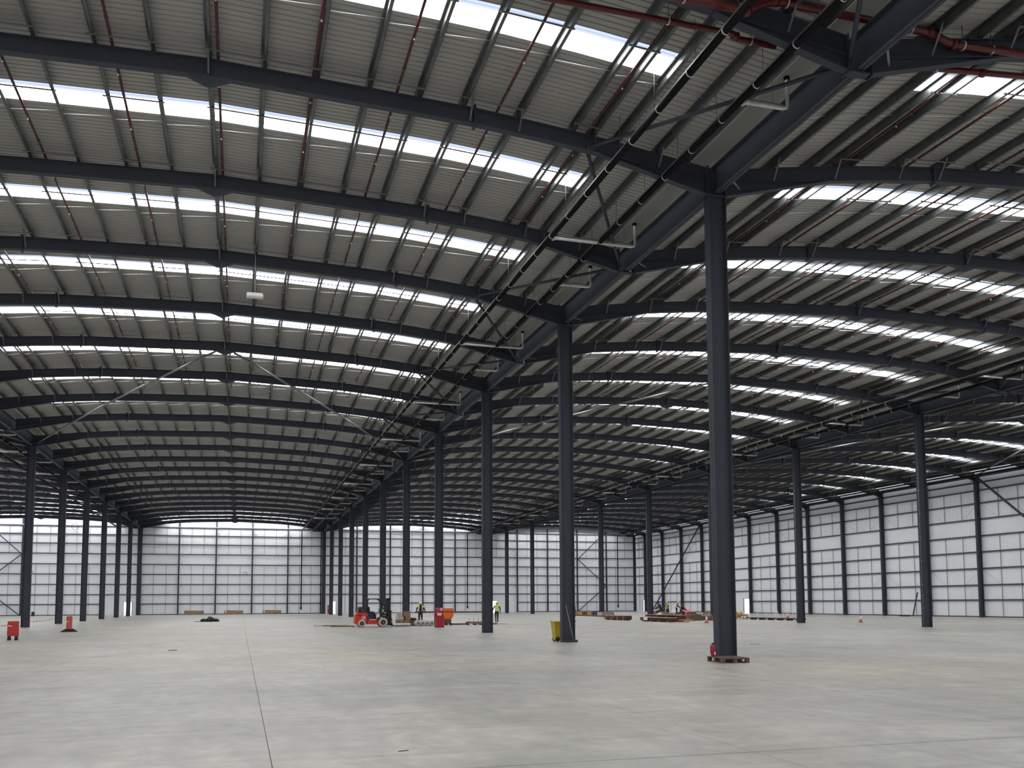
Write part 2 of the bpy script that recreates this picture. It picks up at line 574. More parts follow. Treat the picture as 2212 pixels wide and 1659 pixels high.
# --- end wall (local x from XL)
DO_END = [(-31.0, -29.85, 2.08), (1.5, 2.25, 2.02), (29.3, 30.7, 2.0)]
we = opening_wall(XR - XL, gable, [(a - XL, b - XL, h) for a, b, h in DO_END]).build('wall_end', 'wall', None, (XL, YE + .28, 0))
struct(we)
post_me = {}
def ipost(h, d, b):
    """I section post: web in local xz plane along y (deep direction y)"""
    mb = MB()
    mb.box(-b / 2, b / 2, -d / 2, -d / 2 + .02, 0, h).box(-b / 2, b / 2, d / 2 - .02, d / 2, 0, h).box(-.008, .008, -d / 2, d / 2, 0, h)
    return mb
for i in range(-10, 11):
    x = i * P5
    if x < XL + .1 or x > XR - .1:
        continue
    fr = (x / W) % 1.0
    h = round(zt(fr) + .05, 2)
    main = (i % 5 == 0)
    key = (h, main)
    if key not in post_me:
        post_me[key] = ipost(h, .30 if main else .25, .28 if main else .22).mesh('wind_post', 'steel')
    put('wind_post', post_me[key], we, (x - XL, -.42 if main else -.36, 0))
rail_me = MB().box(0, P5, -.05, .05, -.07, .07).mesh('side_rail', 'railm')
rail_base = MB().box(0, P5, -.04, .06, 0, .13).mesh('base_angle', 'railm')
railtop_me = MB().box(0, P5, -.06, .06, -.07, .07).mesh('gable_rail', 'railm')
tieA = MB().box(-.022, .022, -.02, .02, .1, 8.1).mesh('rail_tie', 'tie')
tieB = MB().box(-.022, .022, -.02, .02, 9.75, 14.1).mesh('rail_tie_upper', 'tie')
def diag(x0, z0, x1, z1): return MB().bar((x0, 0, z0), (x1, 0, z1), .014, .014, (0, 1, 0)).mesh('rail_diagonal', 'tielight')
dg = [diag(0, zz1, P5 / 3, zz0) for zz0, zz1 in ((3.25, 4.88), (9.75, 11.35))] + \
     [diag(P5, zz1, 2 * P5 / 3, zz0) for zz0, zz1 in ((3.25, 4.88), (9.75, 11.35))]
for i in range(-10, 10):
    x = i * P5 - XL
    if i < -9:
        pass
    for z in RAILZ:
        if z < 2 and any(a < i * P5 + P5 and b > i * P5 for a, b, h in DO_END):
            continue
        put('side_rail', rail_me, we, (x, -.09, z))
    put('gable_rail', railtop_me, we, (x, -.09, 14.1))
    if not any(a < i * P5 + P5 and b > i * P5 for a, b, h in DO_END):
        put('base_angle', rail_base, we, (x, -.08, 0))
    for t in (1, 2):
        xx = x + P5 * t / 3
        if not any(a - .1 < xx + XL < b + .1 for a, b, h in DO_END):
            put('rail_tie', tieA, we, (xx, -.09, 0))
        put('rail_tie', tieB, we, (xx, -.09, 0))
    for q in dg:
        put('rail_diagonal', q, we, (x, -.09, 0))
# K bracing in the end wall
def wbrace(parent, p0, p1, w=.13):
    return MB().bar(p0, p1, w, w, (0, 1, 0)).build('wall_brace', 'steel', parent)
for sg, a, b in ((1, 1.602 * W, 1.797 * W), (-1, -1.602 * W, -1.797 * W)):
    a -= XL; b -= XL
    wbrace(we, (a, -.5, 9.55), (b, -.5, 14.72))
    wbrace(we, (a, -.5, 9.55), (b, -.5, 4.70))
    wbrace(we, (a, -.5, .08), (b, -.5, 4.70))
# door frames in the end wall
nd = 0
def door_frame(loc, width, h, rz, leaf=None, far_hinge=False):
    global nd
    nd += 1
    d = put('door_%d' % nd, None, None, loc, rz)
    struct(d)
    mb = MB()
    mb.box(-.06, 0, -.08, .10, 0, h + .06).box(width, width + .06, -.08, .10, 0, h + .06).box(0, width, -.08, .10, h, h + .06)
    mb.build('door_frame', 'greybit', d)
    if leaf:
        c, s_ = math.cos(leaf), math.sin(leaf)
        hx, sg = (width + .08, -1) if far_hinge else (-.08, 1)
        c *= -sg                                     # the leaf swings right back, clear of the opening
        c *= .35
        mb = MB().bar((hx, .14, h / 2), (hx + width * c, .14 + width * s_, h / 2), .045, h - .02)
        mb.build('door_leaf', 'doorblue', d)
        MB().tube([(hx + width * .9 * c - .05, .14 + width * .9 * s_, 1.0), (hx + width * .9 * c - .05, .14 + width * .9 * s_, 1.14)], .012, 6).build('door_handle', 'galv', d)
    return d
door_frame((-31.0, YE + .26, 0), 1.15, 2.08, 0, 1.25, True)
door_frame((1.5, YE + .26, 0), .75, 2.02, 0, 1.45)
door_frame((29.3, YE + .26, 0), 1.4, 2.0, 0, 1.5)
# --- right wall: local x runs along -y so the liner faces the hall
LR = YE + .3 - YB
DO_R = [(130.3, 131.75, 2.05), (94.7, 96.5, 2.1)]
wr = opening_wall(LR, lambda x: 14.9, [(YE + .3 - b, YE + .3 - a, h) for a, b, h in DO_R]).build('wall_right', 'wall', None, (XR + .28, YE + .3, 0), -PI / 2)
struct(wr)
# --- left and back walls (out of sight, they close the hall)
wl = rib_wall(LR, lambda x: 14.9).build('wall_left', 'wall', None, (XL - .28, YB, 0), PI / 2)
struct(wl)
wb = rib_wall(XR - XL, gable).build('wall_back', 'wall', None, (XR, YB - .05, 0), PI)
struct(wb)
door_frame((XR + .26, 131.75, 0), 1.45, 2.05, -PI / 2, 1.5, True)
door_frame((XR + .26, 96.5, 0), 1.8, 2.1, -PI / 2, 1.4, True)
# rails and ties of the right wall between its columns
RZ_R = [1.72, 3.2, 4.85, 6.5, 8.1, 9.78, 11.37, 12.66, 13.45]
BRW = BR * B
rw_rail = MB().box(-.05, .05, 0, BRW, -.07, .07).mesh('side_rail_long', 'railm')
rw_base = MB().box(-.05, .05, 0, BRW, 0, .13).mesh('base_angle_long', 'railm')
def loc_r(x, y, z):                       # world -> local of wall_right (rotated -90deg about z)
    return (YE + .3 - y, x - (XR + .28), z)
rwb = put('wall_right_rails', None); struct(rwb); rwb.name = 'trim_1'
tieA2 = MB().box(-.02, .02, -.022, .022, .1, 8.1).mesh('rail_tie_r', 'tie')
tieB2 = MB().box(-.02, .02, -.022, .022, 9.78, 12.66).mesh('rail_tie_ru', 'tie')
def diag_r(y0, z0, y1, z1): return MB().bar((0, y0, z0), (0, y1, z1), .014, .014, (1, 0, 0)).mesh('rail_diagonal', 'tielight')
dgr = [diag_r(0, 4.85, BRW / 3, 3.2), diag_r(0, 11.37, BRW / 3, 9.78), diag_r(BRW, 4.85, BRW * 2 / 3, 3.2), diag_r(BRW, 11.37, BRW * 2 / 3, 9.78)]
for j in range(-4, 20):
    y = YW(XR, j)
    if y > YE - 1: continue
    ylen = min(BRW, YE - y)
    hasdoor = any(a < y + ylen and b > y for a, b, h in DO_R)
    for z in RZ_R:
        if z < 2 and hasdoor: continue
        put('side_rail', rw_rail, rwb, (XR + .19, y, z), scale=(1, ylen / BRW, 1))
    if not hasdoor:
        put('base_angle', rw_base, rwb, (XR + .19, y, 0), scale=(1, ylen / BRW, 1))
    for t in (1, 2):
        yy = y + ylen * t / 3
        if not any(a - .1 < yy < b + .1 for a, b, h in DO_R):
            put('rail_tie', tieA2, rwb, (XR + .19, yy, 0))
        put('rail_tie', tieB2, rwb, (XR + .19, yy, 0))
    if y > 20:
        for q in dgr:
            put('rail_diagonal', q, rwb, (XR + .19, y, 0), scale=(1, ylen / BRW, 1))
MB().box(-.10, .10, YB, YE, 13.95, 14.25).build('eaves_beam', 'steel', rwb, (XR - .1, 0, 0))
for (y0, z0, y1, z1) in ((126.6, .15, 108.7, 13.7), (33.3, .1, 50.6, 13.9)):
    MB().bar((XR - .30, y0, z0), (XR - .30, y1, z1), .16, .16, (1, 0, 0)).build('wall_brace', 'steel', rwb)
# cable coils left hanging on the end wall rails
def ring_pts(c, r, a0, a1, n=18):
    return [(c[0] + r * math.cos(a0 + (a1 - a0) * i / n), c[1], c[2] + r * math.sin(a0 + (a1 - a0) * i / n)) for i in range(n + 1)]
for x, z, r, a0, a1, nm in ((-38.45, 13.95, .50, 0, 2 * PI, 'ring of black cable hung under the gable, left of the main aisle'),
                            (-12.55, 6.6, .30, 0, PI, 'black cable loop on a wall rail behind the middle crate'),
                            (-17.0, 12.95, .26, 0, PI, 'small black cable loop high above the left crate'),
                            (-11.0, 12.95, .24, 0, PI, 'small black cable loop high above the right crate'),
                            (-44.6, 6.6, .42, 0, PI, 'black cable loop on a rail of the far left wall bay')):
    o = MB().tube(ring_pts((0, 0, 0), r, a0, a1), .03, 6).build('cable_coil', 'black', None, (x, YE - .02 + .05, z))
    tag(o, nm, 'cable')

# ================================================================== STEEL FRAME
# --- rafters (one per frame and span), a shared kit of meshes in span-local coordinates
DR, FW_ = .46, .21
tp = [(a * W, z) for a, z in RP]
tp[0] = (.32, zt(.32 / W)); tp[-1] = (W - .32, zt(.32 / W))
mb = MB()
mb.strip(tp, FW_, .022)
mb.strip([(x, z - DR) for x, z in tp], FW_, .022, below=True)
vs = []
for x, z in tp:
    vs += [(x, -.008, z - .01), (x, .008, z - .01), (x, .008, z - DR + .01), (x, -.008, z - DR + .01)]
fs = []
for i in range(len(tp) - 1):
    for k in range(4):
        a, b = 4 * i + k, 4 * i + (k + 1) % 4
        fs.append((a, a + 4, b + 4, b))
mb.add(vs, fs)
me_beam = mb.mesh('rafter_beam', 'steel')
HX = .128 * W
def haunch(sg):
    mb = MB()
    X = (lambda x: x) if sg > 0 else (lambda x: W - x)
    zb = zt(.128) - DR
    top0 = zt(.32 / W) - DR
    mb.prism([(X(.30), 13.66), (X(HX), zb), (X(.30), top0)], -.008, .008)
    mb.strip([(X(.30), 13.64), (X(HX), zb - .02)], FW_, .022, below=True)
    mb.box(min(X(.30), X(.325)), max(X(.30), X(.325)), -FW_ / 2 - .02, FW_ / 2 + .02, 13.58, zt(.32 / W) + .05)
    return mb.mesh('haunch', 'steel')
me_h = (haunch(1), haunch(-1))
def splice(fr):
    mb = MB()
    x, z = fr * W, zt(fr)
    mb.box(x - .02, x + .02, -FW_ / 2 - .01, FW_ / 2 + .01, z - DR - .09, z + .09)
    me_b = []
    for dz in (.05, -.10, -.23, -.36, -DR - .05):
        for yy in (-.075, .075):
            mb.tube([(x - .055, yy, z + dz), (x + .055, yy, z + dz)], .018, 6)
    return mb.mesh('splice_plate', 'steel')
me_sp = (splice(.257), splice(.743))
za = zt(.5)
me_apex = MB().prism([(W / 2 - .58, za - DR - .005), (W / 2 + .58, za - DR - .005), (W / 2 + .05, za - DR - .21), (W / 2 - .05, za - DR - .21)], -.10, .10) \
    .box(W / 2 - .02, W / 2 + .02, -.11, .11, za - DR - .2, za + .03).mesh('apex_plate', 'steel')
def stay(fr):
    x, z = fr * W, zt(fr)
    return MB().bar((x, -.55, z + .12), (x, -.11, z - DR + .05), .05, .012, (0, 1, 0)).mesh('rafter_stay', 'galv')
STAYF = [.065, .136, .213, .262, .5, .738, .787, .864, .935]
me_st = [stay(f_) for f_ in STAYF]
def cleat(fr):
    x, z = fr * W, zt(fr)
    return MB().box(x - .012, x + .012, -.09, .09, z - .005, z + .23).mesh('purlin_cleat', 'steel')
me_cl = [cleat(f_) for f_ in PURL]
for s, nm in SPANS:
    x0, x1 = s * W, (s + 1) * W
    for n_, j in enumerate(range(-2, 21)):
        ya, yb = YW(x0, j), YW(x1, j)
        if max(ya, yb) > YE - .5:
            ya = min(ya, YE - .6); yb = min(yb, YE - .6)
        rz = math.atan2(yb - ya, W)
        sx = math.hypot(W, yb - ya) / W
        t = thing('roof_rafter', 'dark grey cranked steel rafter spanning the %s, %s from the camera' % (nm, ORD[n_]), 'beam', (x0, ya, 0), rz, 'roof rafters')
        t.scale = (sx, 1, 1)
        put('rafter_beam', me_beam, t)
        for q in me_h: put('haunch', q, t)
        for q in me_sp: put('splice_plate', q, t)
        put('apex_plate', me_apex, t)
        if j <= 9 or s in (-1, 0):
            for q in me_st: put('rafter_stay', q, t)
        for q in me_cl: put('purlin_cleat', q, t)
# --- columns
def col_mesh(h, d=.57, b=.30):
    mb = MB()
    mb.box(-d / 2, -d / 2 + .025, -b / 2, b / 2, 0, h).box(d / 2 - .025, d / 2, -b / 2, b / 2, 0, h).box(-d / 2, d / 2, -.009, .009, 0, h)
    return mb.mesh('column_shaft', 'steel')
me_col = col_mesh(14.5)
me_colbase = MB().box(-.30, .30, -.16, .16, 0, .012).mesh('base_plate', 'steel')
me_cap = MB().box(-.30, .30, -.155, .155, 13.60, 13.64).mesh('cap_plate', 'steel')
RN = {-1: 'left-hand row', 0: 'middle row', 1: 'right-hand row'}
for r in (-1, 0, 1):
    for n_, j in enumerate(range(0, 20, 2)):
        y = YW(r * W, j)
        near = j if r == 0 else j
        t = thing('steel_column', 'tall slate grey steel I-column in the %s, %s from the camera' % (RN[r], ORD[n_]), 'column', (r * W, y, 0), 0, 'hall columns')
        put('column_shaft', me_col, t)
        put('base_plate', me_colbase, t)
        put('cap_plate', me_cap, t)
        if r == 1 and j in (4, 6, 10):
            MB().tube([(-.34, -.10, .05), (-.34, -.10, 13.2)], .02, 6).build('cable_conduit', 'galvd', t)
            for z in (1.2, 2.0, 2.7, 4.2, 5.7, 7.2, 8.7, 10.2):
                MB().box(-.37, -.285, -.14, -.06, z - .03, z + .03).build('conduit_clip', 'galvd', t)
    t = thing('steel_column', 'tall slate grey steel I-column ending the %s at the gable wall' % RN[r], 'column', (r * W, min(YW(r * W, 20), YE - .6), 0), 0, 'hall columns')
    put('column_shaft', me_col, t); put('base_plate', me_colbase, t); put('cap_plate', me_cap, t)
me_wcol = MB().box(-.25, -.22, -.13, .13, 0, 14.1).box(.17, .20, -.13, .13, 0, 14.1).box(-.25, .20, -.01, .01, 0, 14.1).mesh('wall_column_shaft', 'steel')
me_wcap = MB().box(-.55, .22, -.2, .2, 13.55, 13.60).box(-.55, .22, -.32, .32, 13.93, 14.0).mesh('wall_column_cap', 'steel')
for n_, j in enumerate(range(5, 20)):
    y = YW(XR, j)
    if y > YE - 1.5: continue
    t = thing('wall_column', 'slate grey steel column against the right wall, %s from the camera' % ORD[n_], 'column', (XR - .05, y, 0), 0, 'right wall columns')
    put('column_shaft', me_wcol, t)
    put('cap_plate', me_wcap, t)
t = thing('wall_column', 'slate grey corner column where the right wall meets the end wall', 'column', (XR - .1, YE - .25, 0), 0, 'right wall columns')
put('column_shaft', me_wcol, t)
MB().box(-.1, .1, -.25, .2, 0, 14.2).build('corner_post', 'steel', t)
# --- valley beams, column to column
for r in (-1, 0, 1):
    for n_, j in enumerate(range(-2, 20, 2)):
        y0, y1 = YW(r * W, j), min(YW(r * W, j + 2), YE - .2)
        e = .02
        t = thing('valley_beam', 'deep dark steel valley beam above the %s of columns, %s from the camera' % (RN[r], ORD[n_]), 'beam', (r * W, y0, 0), 0, 'valley beams')
        L_ = y1 - y0
        mb = MB().box(-.11, .11, e, L_ - e, 13.69, 13.715).box(-.11, .11, e, L_ - e, 14.5, 14.525).box(-.008, .008, e, L_ - e, 13.69, 14.52)
        mb.build('beam_section', 'steel', t)
        for k, yy in enumerate((L_ / 2,)):
            mb = MB().box(-.30, .30, yy - .11, yy + .11, 13.62, 13.66).box(-.30, -.27, yy - .11, yy + .11, 13.62, 14.5).box(.27, .30, yy - .11, yy + .11, 13.62, 14.5)
            mb.build('rafter_seat', 'steel', t)
        for k, yy in enumerate((.9, L_ / 2 - .9, L_ / 2 + .9, L_ - .9)):
            yt = yy - .75 if k in (0, 2) else yy + .75
            MB().bar((.10, yy, 13.72), (.75, yt, 13.88), .05, .012, (0, 0, 1)).build('flange_stay', 'galvd', t)
# --- tubular braces beside the valleys
for r in (-1, 0, 1):
    for n_, j in enumerate(range(-2, 20, 2)):
        for dj, wd in ((-1, 'near'), (1, 'far')):
            x0 = r * W - 4.0
            p0 = Vector((x0, YW(x0, j) + dj * .12, zt(.14) - DR + .10))
            p1 = Vector((r * W - .28, YW(r * W, j + dj) - dj * .12, 13.86))
            if p1.y > YE - 1: continue
            mid = Vector((r * W - 2, YW(r * W, j), 13.9))
            o = MB().tube([p0, p1], .055, 10).box(p0.x - .1, p0.x + .1, p0.y - .03, p0.y + .03, p0.z - .08, p0.z + .08).build('valley_brace', 'galvd' if False else 'steel')
            tag(o, '%s tube of the %s grey diagonal brace pair beside the valley over the %s' % (wd, ORD[n_], RN[r]), 'brace', 'valley braces')
for s, nm in SPANS:
    for sg, sd in ((-1, 'left'), (1, 'right')):
        xa, xv = (s + .5) * W + sg * .5, (s + .5 + sg * .5) * W - sg * .4
        pts = []
        for k in range(5):
            x = xa + (xv - xa) * k / 4
            pts.append((x, YW(x, 4 + k), zt(min(max((x / W) - s, 0), 1)) - DR - .07 if k < 4 else 13.95))
        o = MB().tube(pts, .065, 10).build('roof_brace', 'galvd')
        tag(o, 'pale steel tube brace running from ridge to %s valley under the %s roof' % (sd, nm), 'brace', 'ridge to valley braces')

# ================================================================== RAINWATER PIPES
for r in (-1, 0, 1, 2):
    rn = {-1: 'left-hand row', 0: 'middle row', 1: 'right-hand row', 2: 'right wall'}[r]
    for dx, nm in ((-3.5, 'outer'), (-1.75, 'inner')):
        x = r * W + dx
        t = thing('rainwater_pipe', '%s black siphonic rainwater pipe hung along the valley of the %s' % (nm, rn), 'pipe', (x, 0, 13.9), 0, 'rainwater pipes')
        ywall = YE - .15
        pts = [(0, -12, 0), (0, ywall - .25, 0), (0, ywall - .07, -.08), (0, ywall, -.25)]
        zend = -13.0 if nm == 'outer' else -13.85
        if nm == 'inner':
            pts = [(0, -12, 0), (0, ywall - .25, 0), (.15, ywall - .07, 0), (1.35, ywall - .02, -.02), (1.45, ywall, -.2), (1.45, ywall, zend)]
        else:
            pts.append((0, ywall, zend))
        MB().tube(pts, .085, 12).build('pipe_run', 'blackpipe', t)
        MB().box(-.022, .022, -12, ywall - .6, .12, .16).build('support_rail', 'galvd', t)
        if nm == 'outer':
            MB().lathe([(.0, -13.2), (.11, -13.2), (.13, -13.05), (.13, -12.75), (.095, -12.7)], 'z', (0, ywall, 0), 12).build('pipe_end_fitting', 'blackpipe', t)
        if r in (0, 1) or r == -1:
            cl = MB()
            clip_me = MB().lathe([(.087, -.014), (.098, -.014), (.098, .014), (.087, .014)], 'y', (0, 0, 0), 14).box(-.018, .018, -.014, .014, .085, .14).mesh('pipe_clip', 'clip')
            y0_, y1_ = (-8.5, 50) if r == 0 else ((24, 70) if r == 1 else (40, 60))
            y = y0_
            while y < y1_:
                put('pipe_clip', clip_me, t, (0, y, 0))
                y += 1.65
            fr = (dx / W) % 1.0
            hz = zt(fr) + .15 - 13.9
            hang_me = MB().tube([(0, 0, .16), (0, 0, hz)], .007, 5).mesh('hanger_rod', 'wirethin')
            y = y0_ + .8
            while y < y1_ + 20:
                put('hanger_rod', hang_me, t, (0, y, 0))
                y += 2.2
# lagged tail pipes from the gutter outlets to the collector pipes
def tail(r, y, A, k):
    x = r * W
    xe = x - 3.35 if A else x - 1.60
    nm = 'outer' if A else 'inner'
    t = thing('outlet_tail_pipe', 'white lagged outlet pipe from gutter to %s rainwater pipe over the %s, %s along' % (nm, RN[r], ORD[k]), 'pipe', (x, y, 0), 0, 'gutter tail pipes')
    pts = [(-.42, 0, 14.72), (-.42, 0, 14.02), (-.46, 0, 13.93), (-.56, 0, 13.90), (xe - x + .1, 0, 13.90)]
    MB().tube(pts, .05, 10).build('lagged_pipe', 'foil', t)
    MB().tube([(xe - x + .12, 0, 13.9), (xe - x + .02, 0, 13.9), (xe - x - .05, .12, 13.9)], .054, 10).build('pipe_elbow', 'foil', t)
    MB().box(xe - x + .1, -.5, .03, .06, 14.0, 14.03).build('support_channel', 'galvd', t)
    MB().tube([(-.8, .045, 14.0), (-.8, .045, 14.72)], .006, 5).build('hanger_rod', 'wirethin', t)
    MB().lathe([(.075, 14.66), (.075, 14.735), (.05, 14.735)], 'z', (-.42, 0, 0), 12).build('outlet_boss', 'blackpipe', t)
for r in (-1, 0, 1):
    for k in range(9):
        ya = 4.83 + 13.2 * k
        tail(r, YW(r * W, ya / B), True, k)
    for k in range(9):
        yb = -4.45 + 13.5 * k
        tail(r, YW(r * W, yb / B), False, k)

# ================================================================== SPRINKLERS
RANGE = [.142, .224, .327, .421, .508, .591, .668, .765, .858]
def strut_me(a, b):
    xa, xb = a * W - .12, b * W + .12
    za_, zb_ = zt(a) + .008, zt(b) + .008
    return MB().bar((xa, 0, za_ - .005), (xb, 0, zb_ - .005), .04, .028).mesh('strut_channel', 'galvd')
strut = {}
for fr in RANGE:
    lo = max(p_ for p_ in PURL if p_ <= fr - .004)
    hi = min(p_ for p_ in PURL if p_ >= fr + .004)
    strut[fr] = strut_me(lo, hi)
coup = MB().lathe([(.034, -.06), (.046, -.06), (.046, .06), (.034, .06)], 'y', (0, 0, 0), 10).mesh('coupling', 'redpipe')
head = MB().lathe([(.012, 0), (.012, -.05), (.03, -.055), (.03, -.065), (.005, -.07)], 'z', (0, 0, -.03), 8).mesh('sprinkler_head', 'brass')
NTH = ['first', 'second', 'third', 'fourth', 'fifth', 'sixth', 'seventh', 'eighth', 'ninth']
for s, nm in SPANS[1:]:
    jend = {-1: 5.6, 0: 5.3, 1: 4.7}[s]
    for n_, fr in enumerate(RANGE):
        x = (s + fr) * W
        z = zt(fr) + .038
        t = thing('sprinkler_pipe', 'thin dark red sprinkler pipe under %s roof, %s from its left valley' % (nm, NTH[n_]), 'pipe', (x, 0, z), 0, 'sprinkler range pipes')
        ye = YW(x, jend) + (n_ % 3) * .4
        MB().tube([(0, -13, 0), (0, ye, 0)], .038, 8).build('pipe_run', 'redpipe', t)
        for j in range(-2, 6):
            yj_ = YW(x, j)
            for q in (2.35, 6.1):
                if yj_ + q < ye:
                    put('strut_channel', strut[fr], t, (-fr * W, yj_ + q, -z))
            if yj_ + 5.4 < ye:
                put('coupling', coup, t, (0, yj_ + 5.4, 0))
            for q in (1.1, 4.0):
                if yj_ + q < ye:
                    put('sprinkler_head', head, t, (0, yj_ + q, 0))
# red mains crossing near the camera
def pipe_thing(label, pts, r, clips, mt='redmain', flanges=()):
    t = thing('sprinkler_main', label, 'pipe', (0, 0, 0), 0, 'sprinkler mains')
    MB().tube(pts, r, 16).build('pipe_run', mt, t)
    for c in clips:
        a = Vector(c)
        MB().lathe([(r + .003, -.018), (r + .014, -.018), (r + .014, .018), (r + .003, .018)], 'x', a, 16).build('pipe_clip', 'clip', t)
        MB().tube([a + Vector((0, 0, r)), a + Vector((0, 0, .62))], .010, 5).build('hanger_rod', 'wirethin', t)
    for c in flanges:
        MB().lathe([(r, -.07), (r + .03, -.07), (r + .03, .07), (r, .07)], 'x', Vector(c), 16).build('grooved_coupling', mt, t)
    return t
def elbow(pts, n=8, rmax=9.0):
    """round the inner corners of a polyline"""
    out = [Vector(pts[0])]
    for a, b, c in zip(pts, pts[1:], pts[2:]):
        a, b, c = Vector(a), Vector(b), Vector(c)
        d = min((b - a).length * .45, (c - b).length * .45, rmax)
        p, q = b + (a - b).normalized() * d, b + (c - b).normalized() * d
        for i in range(n + 1):
            t_ = i / n
            out.append(p * (1 - t_) ** 2 + b * 2 * t_ * (1 - t_) + q * t_ * t_)
    out.append(Vector(pts[-1]))
    return out
pipe_thing('thick red sprinkler main stepping over the middle row valley, nearest the camera',
           elbow([(-9.0, -6.98, 14.36), (-3.1, -6.98, 14.36), (-2.45, -6.98, 14.72), (1.7, -6.98, 14.72), (2.2, -7.0, 14.52), (9, -7.25, 14.66)]), .095,
           [(-4.55, -6.98, 14.36), (-3.25, -6.98, 14.36), (-2.05, -6.98, 14.72), (1.2, -6.98, 14.72), (2.6, -7.01, 14.53), (3.4, -7.03, 14.55)], 'redmain',
           [(-3.05, -6.98, 14.36), (-2.35, -6.98, 14.72), (1.7, -6.98, 14.72), (2.35, -7.0, 14.52)])
pipe_thing('slimmer red sprinkler main left of the middle valley, behind the nearest visible rafter haunch',
           [(-12, -5.85, 14.60), (-2.75, -5.85, 14.60), (-2.55, -5.75, 14.57), (-1.55, -5.72, 14.57)], .068,
           [(-4.35, -5.85, 14.6), (-2.2, -5.73, 14.57)], 'redmain', [(-2.65, -5.80, 14.58)])
pipe_thing('slimmer red sprinkler main right of the middle valley, behind the nearest visible rafter haunch',
           [(2.2, -5.95, 14.58), (2.9, -6.0, 14.60), (9.0, -6.65, 14.72)], .072, [(2.75, -5.99, 14.60)], 'redmain', [(4.0, -6.1, 14.62)])

# hanging light fitting
t = thing('hanging_light', 'white rectangular light fitting hanging on a wire under the main aisle roof', 'lamp', (-12.96, 13.0, 13.72))
MB().prism([(-.29, .06), (.29, .06), (.32, -.06), (-.32, -.06)], -.16, .16).build('lamp_housing', 'whitelamp', t)
MB().box(-.30, .30, -.14, .14, -.085, -.06).build('louvre', 'white', t)
for k in range(11):
    MB().box(-.30 + k * .06 - .004, -.30 + k * .06 + .004, -.14, .14, -.11, -.085).build('louvre_blade', 'whitelamp', t)
MB().tube([(0, 0, .06), (0, 0, zt(.453) + .1 - 13.72)], .012, 6).build('suspension_wire', 'wire', t)
# galvanised hanger frames above the right wall columns
for n_, j in enumerate(range(6, 18)):
    y = YW(XR, j) - .8
    t = thing('hanger_frame', 'galvanised drop-rod frame beneath the roof by the right wall, %s from the camera' % ORD[n_], 'bracket', (XR - 2.0, y, 0), 0, 'drop-rod frames')
    mb = MB()
    for dx, dy in ((-.35, 0), (0, .1), (.35, 0), (.6, .5)):
        MB().tube([(dx, dy, 14.05), (dx, dy, 14.98)], .016, 6).build('drop_rod', 'wire', t)
    MB().box(-.45, .45, -.03, .03, 14.95, 14.99).build('top_channel', 'wire', t)
    MB().box(-.5, .7, -.03, .03, 14.05, 14.09).build('bottom_channel', 'galvd', t)
o = MB().tube([(0, -5, 0), (0, YE - 2, 0)], .07, 8).build('service_pipe', 'galvd', None, (XR - 1.9, 0, 14.17))
tag(o, 'long grey service pipe running along the top of the right wall', 'pipe')

# thin services pipe on drop rods along the far gable
for s, nm in SPANS[:3]:
    t = thing('gable_service_pipe', 'thin pale pipe on drop rods across the far end of the %s' % nm, 'pipe', (s * W, YE - 1.0, 14.12), 0, 'gable service pipes')
    MB().tube([(1.6, 0, 0), (W - 1.6, 0, 0)], .035, 8).build('pipe_run', 'wire', t)
    for k in range(14):
        x = 1.8 + k * (W - 3.6) / 13
        MB().tube([(x, 0, .03), (x, 0, zt(x / W) + .2 - 14.12)], .022, 6).build('drop_rod', 'wire', t)

# ================================================================== SMALL THINGS ON THE FLOOR
def pallet(loc, rz, label, sx=.8, sy=1.05, mt='wood', group='wooden pallets'):
    t = thing('wooden_pallet', label, 'pallet', loc, rz, group)
    nb = 5
    bw = sx / nb * .80
    for k in range(nb):
        x = -sx / 2 + bw / 2 + k * (sx - bw) / (nb - 1)
        MB().cbox((x, 0, .132), (bw, sy, .020)).build('deck_board', mt, t)
    for k in range(3):
        y = -sy / 2 + .05 + k * (sy - .1) / 2
        MB().cbox((0, y, .112), (sx, .1, .020)).build('stringer_board', mt, t)
        for q in range(3):
            x = -sx / 2 + .05 + q * (sx - .1) / 2
            MB().cbox((x, y, .062), (.1, .1, .08)).build('block', mt, t)
    for q in range(3):
        x = -sx / 2 + .05 + q * (sx - .1) / 2
        MB().cbox((x, 0, .011), (.1, sy, .022)).build('bottom_board', mt, t)
    return t
pallet((-.32, -.70, 0), -.10, 'worn dark wooden pallet at the foot of the nearest middle column', .80, 1.0)
# fire extinguisher on the pallet
t = thing('fire_extinguisher', 'red fire extinguisher with black hose beside the nearest middle column', 'extinguisher', (-.60, -.38, .142))
t.scale = (.78, .78, .72)
MB().lathe([(.0, 0), (.075, 0), (.08, .02), (.08, .36), (.06, .42), (.028, .45), (.025, .48)], 'z', (0, 0, 0), 18).build('cylinder', 'redcab', t)
MB().box(-.012, .012, -.10, .03, .50, .53).box(-.012, .012, -.10, .03, .455, .47).build('handle', 'black', t)
MB().lathe([(.02, .46), (.028, .48), (.02, .52)], 'z', (0, 0, 0), 10).build('valve', 'black', t)
MB().tube([(-.02, 0, .49), (-.09, -.01, .47), (-.115, -.02, .35), (-.11, -.03, .10)], .012, 8).build('hose', 'black', t)
MB().box(.0, .055, -.083, -.060, .06, .18).build('white_label', 'white', t)
